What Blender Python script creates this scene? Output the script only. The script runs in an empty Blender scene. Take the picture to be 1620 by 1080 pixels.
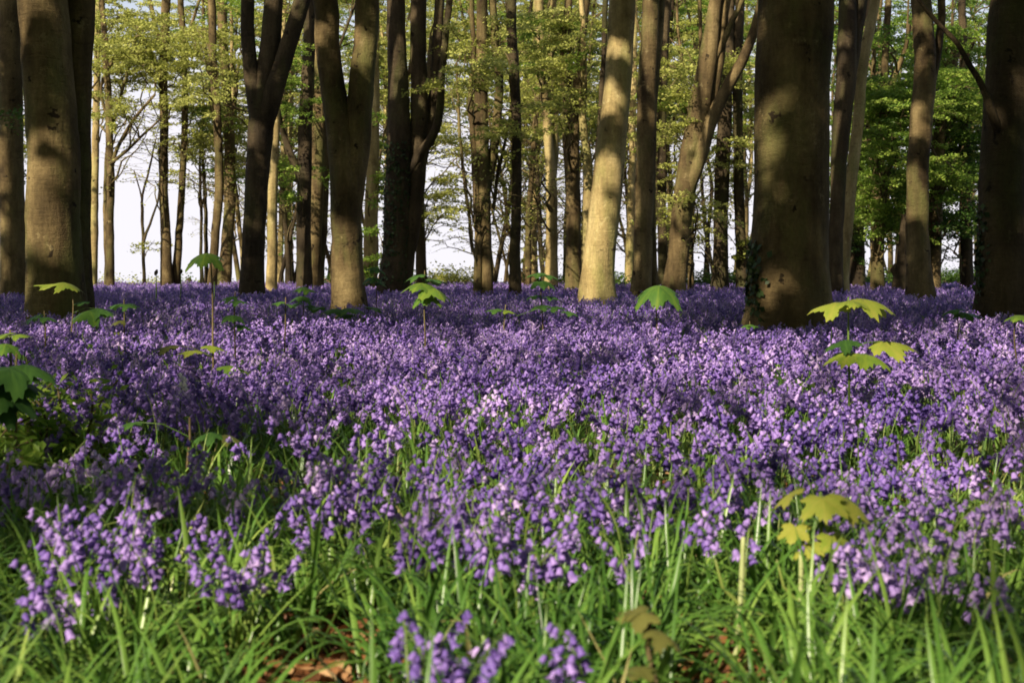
import bpy, math, random
import numpy as np
from mathutils import Vector, Matrix
R = np.random.default_rng(7)
random.seed(7)
S = bpy.context.scene
COL = S.collection
PI = math.pi

# ------------------------------------------------------------------ camera
FPX, CX, CY, HZ, CAMH = 2250.0, 810.0, 540.0, 446.0, 0.75
PITCH = math.atan((CY - HZ) / FPX)
cam = bpy.data.cameras.new('camera'); camo = bpy.data.objects.new('camera', cam); COL.objects.link(camo)
camo.location = (0, 0, CAMH); camo.rotation_euler = (PI / 2 - PITCH, 0, 0)
cam.sensor_width = 36; cam.lens = 50; cam.clip_end = 9000; cam.clip_start = 0.05
cam.dof.use_dof = True; cam.dof.focus_distance = 10.0; cam.dof.aperture_fstop = 6.3
S.camera = camo

def P(px, py, d):
    """world point at depth Y = d seen at pixel px, py of the 1620 x 1080 photograph"""
    a, b = (px - CX) / FPX, (CY - py) / FPX
    cp, sp = math.cos(PITCH), math.sin(PITCH)
    dy = cp + b * sp; dz = -sp + b * cp
    t = d / dy
    return np.array([a * t, d, CAMH + dz * t])

def to_px(p):
    cp, sp = math.cos(PITCH), math.sin(PITCH)
    x, y, z = p[..., 0], p[..., 1], p[..., 2] - CAMH
    f = y * cp - z * sp; u = y * sp + z * cp
    f = np.where(np.abs(f) < 1e-3, 1e-3, f)
    return CX + FPX * x / f, CY - FPX * u / f, f

def G(x, y):
    """height of the woodland floor"""
    x = np.asarray(x, float); y = np.asarray(y, float)
    s = np.clip((y - 5) / 41, 0, 1)
    z = 0.45 * s
    z = z - 0.07 * np.clip(y - 47, 0, 118)
    near = np.clip(1 - y / 60, 0, 1)
    return z + near * 0.02 * (np.sin(x * 1.7 + 0.6 * y) + np.sin(y * 1.1 - x * 0.5 + 1))

def depth_of(yb, hgt=0.27):
    lo, hi = 1.5, 46.0
    for _ in range(50):
        m = (lo + hi) / 2
        if P(CX, yb, m)[2] > 0.45 * min(max((m - 5) / 41, 0), 1) + hgt: lo = m
        else: hi = m
    return lo

# ------------------------------------------------------------------ sun
EL, AZ = math.radians(33), math.radians(33)         # sun behind the camera, to its left
SUN = np.array([-math.sin(AZ) * math.cos(EL), -math.cos(AZ) * math.cos(EL), math.sin(EL)])
sl = bpy.data.lights.new('sun', 'SUN'); so = bpy.data.objects.new('sun', sl); COL.objects.link(so)
sl.energy = 5.0; sl.angle = math.radians(0.5); sl.color = (1.0, 0.87, 0.66)
so.rotation_euler = Vector(SUN).to_track_quat('Z', 'Y').to_euler(); so.location = (-20, -30, 30)
W = bpy.data.worlds.new('World'); S.world = W; W.use_nodes = True
nt = W.node_tree; bg = nt.nodes['Background']
sky = nt.nodes.new('ShaderNodeTexSky'); sky.sky_type = 'NISHITA'; sky.sun_disc = False
sky.sun_elevation = EL; sky.sun_rotation = math.atan2(SUN[0], SUN[1])
sky.air_density = 1.0; sky.dust_density = 3.0; sky.ozone_density = 1.0
# bright white haze low in the sky, blue higher up
tcw = nt.nodes.new('ShaderNodeTexCoord'); sx = nt.nodes.new('ShaderNodeSeparateXYZ'); nt.links.new(tcw.outputs['Generated'], sx.inputs[0])
hz = nt.nodes.new('ShaderNodeMapRange'); hz.interpolation_type = 'SMOOTHSTEP'; nt.links.new(sx.outputs['Z'], hz.inputs[0])
hz.inputs[1].default_value = 0.10; hz.inputs[2].default_value = 0.26; hz.inputs[3].default_value = 1.0; hz.inputs[4].default_value = 0.0
mxw = nt.nodes.new('ShaderNodeMix'); mxw.data_type = 'RGBA'; nt.links.new(hz.outputs[0], mxw.inputs[0])
nt.links.new(sky.outputs[0], mxw.inputs[6]); mxw.inputs[7].default_value = (6.1, 5.95, 6.4, 1)
nt.links.new(mxw.outputs[2], bg.inputs[0]); bg.inputs[1].default_value = 0.08
S.view_settings.view_transform = 'Standard'; S.view_settings.look = 'None'
S.view_settings.exposure = 1.0; S.view_settings.gamma = 1.0
S.cycles.max_bounces = 7; S.cycles.diffuse_bounces = 3; S.cycles.glossy_bounces = 2
S.cycles.transmission_bounces = 4; S.cycles.transparent_max_bounces = 4
S.cycles.use_denoising = True
S.cycles.sample_clamp_indirect = 4.0
S.render.film_transparent = False; S.cycles.filter_width = 1.65

# ------------------------------------------------------------------ materials
def mat_new(name):
    m = bpy.data.materials.new(name); m.use_nodes = True
    n = m.node_tree.nodes; l = m.node_tree.links
    return m, n, l, n['Principled BSDF'], n['Material Output']

def ramp(n, stops):
    r = n.new('ShaderNodeValToRGB'); e = r.color_ramp.elements
    while len(e) < len(stops): e.new(0.5)
    for k, (p, c) in enumerate(stops):
        e[k].position = p; e[k].color = (*c, 1)
    return r

def tint_mat(name, stops, transl=0.3, rough=0.5, spec=0.3, obj_random=False):
    """leaf or petal: colour picked by the per-element 'tint' attribute, part of the light passes through"""
    m, n, l, b, out = mat_new(name)
    at = n.new('ShaderNodeAttribute'); at.attribute_name = 'tint'
    src = at.outputs['Fac']
    if obj_random:
        oi = n.new('ShaderNodeObjectInfo'); ad = n.new('ShaderNodeMath'); ad.operation = 'ADD'
        mu = n.new('ShaderNodeMath'); mu.operation = 'MULTIPLY_ADD'
        l.new(oi.outputs['Random'], mu.inputs[0]); mu.inputs[1].default_value = 0.4; mu.inputs[2].default_value = -0.2
        l.new(src, ad.inputs[0]); l.new(mu.outputs[0], ad.inputs[1]); src = ad.outputs[0]
    r = ramp(n, stops); l.new(src, r.inputs[0])
    l.new(r.outputs[0], b.inputs['Base Color'])
    b.inputs['Roughness'].default_value = rough
    b.inputs['Specular IOR Level'].default_value = spec
    if transl > 0:
        tr = n.new('ShaderNodeBsdfTranslucent'); mx = n.new('ShaderNodeMixShader')
        l.new(r.outputs[0], tr.inputs[0])
        mx.inputs[0].default_value = transl
        l.new(b.outputs[0], mx.inputs[1]); l.new(tr.outputs[0], mx.inputs[2]); l.new(mx.outputs[0], out.inputs[0])
    return m

def bark_mat(name, c1, c2, c3, algae, bump=0.5, vert=1.0):
    m, n, l, b, out = mat_new(name)
    tc = n.new('ShaderNodeTexCoord'); oi = n.new('ShaderNodeObjectInfo')
    sc = n.new('ShaderNodeVectorMath'); sc.operation = 'SCALE'; sc.inputs[0].default_value = (37, 19, 53)
    l.new(oi.outputs['Random'], sc.inputs['Scale'])
    ad = n.new('ShaderNodeVectorMath'); ad.operation = 'ADD'
    l.new(tc.outputs['Object'], ad.inputs[0]); l.new(sc.outputs[0], ad.inputs[1])
    def noise(scale, vec=(1, 1, 1), det=6, rough=0.6):
        mp = n.new('ShaderNodeMapping'); mp.inputs['Scale'].default_value = vec
        l.new(ad.outputs[0], mp.inputs[0])
        t = n.new('ShaderNodeTexNoise'); t.inputs['Scale'].default_value = scale
        t.inputs['Detail'].default_value = det; t.inputs['Roughness'].default_value = rough
        l.new(mp.outputs[0], t.inputs['Vector']); return t
    big = noise(1.6, (1, 1, 0.6), 5); streak = noise(9, (1, 1, 0.12), 5); ring = noise(7, (0.6, 0.6, 2.4), 6, 0.7); fine = noise(38, (1, 1, 0.5), 6)
    r = ramp(n, [(0.34, c1), (0.50, c2), (0.66, c3)]); l.new(big.outputs[0], r.inputs[0])
    r2 = ramp(n, [(0.35, (0.62, 0.60, 0.56)), (0.65, (1.12, 1.1, 1.05))]); l.new(streak.outputs[0], r2.inputs[0])
    mx = n.new('ShaderNodeMix'); mx.data_type = 'RGBA'; mx.blend_type = 'MULTIPLY'; mx.inputs[0].default_value = 0.8
    l.new(r.outputs[0], mx.inputs[6]); l.new(r2.outputs[0], mx.inputs[7])
    al = n.new('ShaderNodeMix'); al.data_type = 'RGBA'; al.inputs[7].default_value = (*algae, 1)
    a2 = noise(2.3, (1, 1, 0.35), 6); rr = ramp(n, [(0.50, (0, 0, 0)), (0.68, (0.75, 0.75, 0.75))])
    l.new(a2.outputs[0], rr.inputs[0]); l.new(rr.outputs[0], al.inputs[0]); l.new(mx.outputs[2], al.inputs[6])
    # dark scars and fine wrinkles
    r3 = ramp(n, [(0.33, (0.45, 0.43, 0.42)), (0.42, (1, 1, 1))]); l.new(ring.outputs[0], r3.inputs[0])
    m3 = n.new('ShaderNodeMix'); m3.data_type = 'RGBA'; m3.blend_type = 'MULTIPLY'; m3.inputs[0].default_value = 0.55
    l.new(al.outputs[2], m3.inputs[6]); l.new(r3.outputs[0], m3.inputs[7])
    r4 = ramp(n, [(0.3, (0.75, 0.75, 0.75)), (0.7, (1.15, 1.15, 1.15))]); l.new(fine.outputs[0], r4.inputs[0])
    m4 = n.new('ShaderNodeMix'); m4.data_type = 'RGBA'; m4.blend_type = 'MULTIPLY'; m4.inputs[0].default_value = 0.8
    l.new(m3.outputs[2], m4.inputs[6]); l.new(r4.outputs[0], m4.inputs[7])
    vo = n.new('ShaderNodeTexVoronoi'); vo.inputs['Scale'].default_value = 3.4; mpv = n.new('ShaderNodeMapping'); mpv.inputs['Scale'].default_value = (1, 1, .8)
    l.new(ad.outputs[0], mpv.inputs[0]); dist = noise(6, (1, 1, 1), 3); dm = n.new('ShaderNodeVectorMath'); dm.operation = 'MULTIPLY_ADD'
    l.new(dist.outputs['Color'], dm.inputs[0]); dm.inputs[1].default_value = (.35, .35, .35); l.new(mpv.outputs[0], dm.inputs[2]); l.new(dm.outputs[0], vo.inputs['Vector'])
    r5 = ramp(n, [(0.10, (1, 1, 1)), (0.16, (0, 0, 0))]); l.new(vo.outputs['Distance'], r5.inputs[0])
    m5 = n.new('ShaderNodeMix'); m5.data_type = 'RGBA'; m5.inputs[7].default_value = (c1[0] * .5, c1[1] * .5, c1[2] * .5, 1)
    l.new(r5.outputs[0], m5.inputs[0]); l.new(m4.outputs[2], m5.inputs[6])
    li = noise(4.5, (1, 1, .9), 8, .75); r6 = ramp(n, [(0.60, (0, 0, 0)), (0.66, (.55, .55, .55))]); l.new(li.outputs[0], r6.inputs[0])
    m6 = n.new('ShaderNodeMix'); m6.data_type = 'RGBA'; m6.inputs[7].default_value = (c3[0] * 1.15, c3[1] * 1.22, c3[2] * 1.25, 1)
    l.new(r6.outputs[0], m6.inputs[0]); l.new(m5.outputs[2], m6.inputs[6])
    l.new(m6.outputs[2], b.inputs['Base Color'])
    b.inputs['Roughness'].default_value = 0.85; b.inputs['Specular IOR Level'].default_value = 0.15
    su = n.new('ShaderNodeMath'); su.operation = 'ADD'; l.new(ring.outputs[0], su.inputs[0]); l.new(streak.outputs[0], su.inputs[1])
    s2 = n.new('ShaderNodeMath'); s2.operation = 'MULTIPLY_ADD'; l.new(fine.outputs[0], s2.inputs[0]); s2.inputs[1].default_value = 0.5; l.new(su.outputs[0], s2.inputs[2])
    bp = n.new('ShaderNodeBump'); bp.inputs['Strength'].default_value = bump; bp.inputs['Distance'].default_value = 0.03
    l.new(s2.outputs[0], bp.inputs['Height']); l.new(bp.outputs[0], b.inputs['Normal'])
    return m

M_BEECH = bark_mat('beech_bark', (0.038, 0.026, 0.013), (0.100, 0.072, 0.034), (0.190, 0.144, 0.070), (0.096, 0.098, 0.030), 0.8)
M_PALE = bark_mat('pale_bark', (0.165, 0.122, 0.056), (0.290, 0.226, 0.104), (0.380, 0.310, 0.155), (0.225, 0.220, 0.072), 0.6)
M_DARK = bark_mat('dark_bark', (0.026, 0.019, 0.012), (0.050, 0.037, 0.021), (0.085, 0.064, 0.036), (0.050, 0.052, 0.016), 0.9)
M_TWIG = bark_mat('twig_bark', (0.070, 0.052, 0.026), (0.120, 0.092, 0.048), (0.170, 0.135, 0.070), (0.095, 0.095, 0.030), 0.2)
M_LEAF = {
    'o': tint_mat('young_leaf', [(0, (0.230, 0.255, 0.048)), (0.5, (0.410, 0.440, 0.100)), (1, (0.570, 0.580, 0.175))], 0.56, 0.5),
    'g': tint_mat('green_leaf', [(0, (0.090, 0.170, 0.022)), (0.5, (0.205, 0.320, 0.045)), (1, (0.340, 0.430, 0.075))], 0.55, 0.45),
    'k': tint_mat('dark_leaf', [(0, (0.026, 0.062, 0.012)), (0.6, (0.070, 0.145, 0.022)), (1, (0.160, 0.250, 0.042))], 0.5, 0.45),
}
M_IVY = tint_mat('ivy_leaf', [(0, (0.012, 0.026, 0.008)), (0.7, (0.030, 0.055, 0.016)), (1, (0.060, 0.090, 0.026))], 0.1, 0.5, 0.2)
M_PETAL = tint_mat('bluebell_petal', [(0, (0.100, 0.060, 0.285)), (0.35, (0.240, 0.145, 0.505)), (0.75, (0.445, 0.300, 0.700)), (1, (0.610, 0.455, 0.790))], 0.34, 0.45, 0.3)
M_STEM = tint_mat('bluebell_stem', [(0, (0.060, 0.110, 0.022)), (0.6, (0.120, 0.190, 0.035)), (1, (0.200, 0.250, 0.060))], 0.2, 0.4, 0.4)
M_STRAP = tint_mat('bluebell_leaf', [(0, (0.026, 0.082, 0.015)), (0.4, (0.095, 0.205, 0.033)), (0.75, (0.225, 0.345, 0.066)), (0.95, (0.420, 0.480, 0.140)), (1, (0.360, 0.330, 0.135))], 0.36, 0.34, 0.5)
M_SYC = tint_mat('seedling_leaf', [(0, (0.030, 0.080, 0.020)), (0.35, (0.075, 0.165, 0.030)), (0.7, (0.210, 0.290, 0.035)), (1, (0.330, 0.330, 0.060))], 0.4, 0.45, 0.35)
M_BRONZE = tint_mat('bronze_leaf', [(0, (0.070, 0.080, 0.020)), (1, (0.170, 0.165, 0.045))], 0.35, 0.5)
M_LITTER = tint_mat('dead_leaf', [(0, (0.035, 0.016, 0.008)), (0.5, (0.120, 0.046, 0.018)), (0.85, (0.230, 0.095, 0.035)), (1, (0.360, 0.220, 0.110))], 0.15, 0.6)
def plain(name, c, rough=0.8):
    m, n, l, b, out = mat_new(name); b.inputs['Roughness'].default_value = rough
    t = n.new('ShaderNodeTexNoise'); t.inputs['Scale'].default_value = 18
    r = ramp(n, [(0.3, tuple(v * 0.75 for v in c)), (0.7, tuple(min(1, v * 1.2) for v in c))])
    l.new(t.outputs[0], r.inputs[0]); l.new(r.outputs[0], b.inputs['Base Color']); return m
M_SOIL, _n, _l, _b, _o = mat_new('woodland_soil')
_t = _n.new('ShaderNodeTexNoise'); _t.inputs['Scale'].default_value = 26; _t.inputs['Detail'].default_value = 8
_tc = _n.new('ShaderNodeTexCoord'); _l.new(_tc.outputs['Object'], _t.inputs['Vector'])
_r = ramp(_n, [(0.3, (0.012, 0.009, 0.005)), (0.5, (0.035, 0.026, 0.012)), (0.7, (0.085, 0.048, 0.020))])
_l.new(_t.outputs[0], _r.inputs[0]); _l.new(_r.outputs[0], _b.inputs['Base Color']); _b.inputs['Roughness'].default_value = 0.95
_bp = _n.new('ShaderNodeBump'); _bp.inputs['Distance'].default_value = 0.02; _l.new(_t.outputs[0], _bp.inputs['Height']); _l.new(_bp.outputs[0], _b.inputs['Normal'])
M_SKIN = plain('skin', (0.45, 0.28, 0.19)); M_HAIR = plain('dark_hair', (0.015, 0.011, 0.008)); M_TOP = plain('pale_cloth', (0.60, 0.56, 0.50)); M_TROUS = plain('dark_cloth', (0.03, 0.03, 0.035))

# ------------------------------------------------------------------ mesh helpers
class NB:
    """collects vertices, quads, triangles and a per-vertex tint, then links ONE mesh object"""
    def __init__(s): s.v = []; s.q = []; s.t = []; s.a = []; s.n = 0
    def add(s, V, Q=None, T=None, tint=0.5):
        V = np.asarray(V, float).reshape(-1, 3)
        if Q is not None and len(Q): s.q.append(np.asarray(Q, np.int64) + s.n)
        if T is not None and len(T): s.t.append(np.asarray(T, np.int64) + s.n)
        s.v.append(V); s.a.append(np.broadcast_to(np.asarray(tint, float), (len(V),)).copy()); s.n += len(V)
    def mesh(s, name, mat, origin=(0, 0, 0), smooth=True):
        me = bpy.data.meshes.new(name)
        V = (np.concatenate(s.v) - np.asarray(origin, float)).astype(np.float32)
        Q = np.concatenate(s.q) if s.q else np.zeros((0, 4), np.int64)
        T = np.concatenate(s.t) if s.t else np.zeros((0, 3), np.int64)
        me.vertices.add(len(V)); me.vertices.foreach_set('co', V.ravel())
        me.loops.add(len(Q) * 4 + len(T) * 3)
        me.loops.foreach_set('vertex_index', np.concatenate([Q.ravel(), T.ravel()]).astype(np.int32))
        me.polygons.add(len(Q) + len(T))
        st = np.concatenate([np.arange(len(Q)) * 4, len(Q) * 4 + np.arange(len(T)) * 3]).astype(np.int32)
        me.polygons.foreach_set('loop_start', st)
        me.polygons.foreach_set('use_smooth', np.full(len(Q) + len(T), smooth))
        me.update(calc_edges=True)
        at = me.attributes.new('tint', 'FLOAT', 'POINT'); at.data.foreach_set('value', np.concatenate(s.a).astype(np.float32))
        me.materials.append(mat)
        return me
    def build(s, name, mat, parent=None, origin=(0, 0, 0), smooth=True):
        o = bpy.data.objects.new(name, s.mesh(name, mat, origin, smooth)); COL.objects.link(o)
        if parent is not None: o.parent = parent
        else: o.location = origin
        return o

def tag(o, label=None, cat=None, group=None, kind=None):
    if label: o['label'] = label
    if cat: o['category'] = cat
    if group: o['group'] = group
    if kind: o['kind'] = kind
    return o

def empty(name, loc, label, cat, group=None):
    o = bpy.data.objects.new(name, None); COL.objects.link(o); o.location = tuple(loc); o.empty_display_size = 0.1
    return tag(o, label, cat, group)

def catmull(pts, rad, step):
    """resample a polyline with a Catmull-Rom spline"""
    pts = np.asarray(pts, float); rad = np.asarray(rad, float)
    if len(pts) == 2:
        n = max(2, int(np.linalg.norm(pts[1] - pts[0]) / step)); t = np.linspace(0, 1, n + 1)[:, None]
        return pts[0] * (1 - t) + pts[1] * t, rad[0] * (1 - t[:, 0]) + rad[1] * t[:, 0]
    D = np.column_stack([pts, rad])
    E = np.vstack([2 * D[0] - D[1], D, 2 * D[-1] - D[-2]])
    out = []
    for i in range(len(D) - 1):
        a, b, c, d = E[i:i + 4]
        n = max(1, int(np.linalg.norm((c - b)[:3]) / step))
        for k in range(n):
            t = k / n
            out.append(0.5 * (2 * b + (c - a) * t + (2 * a - 5 * b + 4 * c - d) * t * t + (-a + 3 * b - 3 * c + d) * t ** 3))
    out.append(D[-1]); out = np.array(out)
    return out[:, :3], np.maximum(out[:, 3], 0.002)

def tube(nb, pts, rad, seg=8, rough=None, tint=0.5, cap=True):
    pts = np.asarray(pts, float); rad = np.asarray(rad, float); n = len(pts)
    T = np.gradient(pts, axis=0); T /= np.linalg.norm(T, axis=1)[:, None] + 1e-9
    ref = np.array([0.0, 1.0, 0.0]) if abs(T[0][1]) < 0.9 else np.array([1.0, 0, 0])
    A = np.zeros((n, 3)); a = ref
    for i in range(n):
        a = a - T[i] * a.dot(T[i]); a /= np.linalg.norm(a) + 1e-9; A[i] = a
    B = np.cross(T, A)
    th = np.arange(seg) * 2 * PI / seg
    rr = rad[:, None] * np.ones(seg)
    if rough is not None: rr = rr * rough(pts, th)
    V = pts[:, None, :] + rr[..., None] * (np.cos(th)[None, :, None] * A[:, None, :] + np.sin(th)[None, :, None] * B[:, None, :])
    i = np.arange(n - 1)[:, None] * seg; j = np.arange(seg)[None, :]; j2 = (j + 1) % seg
    Q = np.stack([i + j, i + j2, i + seg + j2, i + seg + j], -1).reshape(-1, 4)
    V = V.reshape(-1, 3); TT = None
    if cap:
        V = np.vstack([V, pts[-1] + T[-1] * rad[-1] * 0.6])
        b0 = (n - 1) * seg
        TT = np.array([[b0 + k, b0 + (k + 1) % seg, n * seg] for k in range(seg)])
    nb.add(V, Q, TT, tint)

def inst(nb, tv, tq, tt, Rm, sc, pos, tint):
    """many transformed copies of one small template merged into nb"""
    N = len(pos)
    if N == 0: return
    V = np.einsum('nij,vj->nvi', Rm, tv) * np.asarray(sc)[:, None, None] + pos[:, None, :]
    off = (np.arange(N) * len(tv))[:, None, None]
    Q = (np.asarray(tq)[None] + off).reshape(-1, 4) if tq is not None and len(tq) else None
    T = (np.asarray(tt)[None] + off).reshape(-1, 3) if tt is not None and len(tt) else None
    nb.add(V, Q, T, np.repeat(np.asarray(tint), len(tv)))

def frames(zdir, yaw):
    """rotation matrices whose z axis is zdir, spun by yaw"""
    z = zdir / (np.linalg.norm(zdir, axis=1)[:, None] + 1e-9)
    ref = np.where(np.abs(z[:, 2:3]) < 0.9, np.array([[0, 0, 1.0]]), np.array([[1.0, 0, 0]]))
    x = np.cross(ref, z); x /= np.linalg.norm(x, axis=1)[:, None] + 1e-9
    y = np.cross(z, x)
    c, s = np.cos(yaw)[:, None], np.sin(yaw)[:, None]
    return np.stack([x * c + y * s, -x * s + y * c, z], -1)

LEAFV = np.array([(0, -0.5, 0), (0.3, 0.0, 0.05), (0, 0.55, -0.04), (-0.3, 0.0, 0.05)], float); LEAFQ = [(0, 1, 2, 3)]
def leaves(nb, pos, size, flat=0.45, tint=None):
    N = len(pos)
    nrm = np.column_stack([R.normal(0, flat, N), R.normal(0, flat, N), np.ones(N)])
    Rm = frames(nrm, R.uniform(0, 2 * PI, N))
    inst(nb, LEAFV, LEAFQ, None, Rm, size * R.uniform(0.65, 1.3, N), pos, R.random(N) if tint is None else tint)

# ------------------------------------------------------------------ value noise for natural clumping
_NG = R.random((64, 64))
def vnoise(x, y):
    x = np.asarray(x, float); y = np.asarray(y, float)
    xi = np.floor(x).astype(int); yi = np.floor(y).astype(int); fx = x - xi; fy = y - yi
    fx = fx * fx * (3 - 2 * fx); fy = fy * fy * (3 - 2 * fy)
    g = lambda a, b: _NG[a % 64, b % 64]
    return (g(xi, yi) * (1 - fx) + g(xi + 1, yi) * fx) * (1 - fy) + (g(xi, yi + 1) * (1 - fx) + g(xi + 1, yi + 1) * fx) * fy

# ------------------------------------------------------------------ ground
def axis(parts):
    o = []
    for a, b, s in parts: o += list(np.arange(a, b, s))
    o.append(parts[-1][1]); return np.array(o)
gy = axis([(-200, -20, 30), (-20, 50, 0.5), (50, 180, 5), (180, 6000, 300)])
gx = axis([(-3500, -200, 300), (-200, -40, 20), (-40, 40, 0.8), (40, 200, 20), (200, 3500, 300)])
X, Y = np.meshgrid(gx, gy); nb = NB()
nx = len(gx); ii, jj = np.meshgrid(np.arange(len(gy) - 1), np.arange(nx - 1), indexing='ij'); a = (ii * nx + jj).ravel()
nb.add(np.column_stack([X.ravel(), Y.ravel(), G(X, Y).ravel()]), np.column_stack([a, a + 1, a + nx + 1, a + nx]))
tag(nb.build('ground', M_SOIL), kind='structure')

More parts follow.
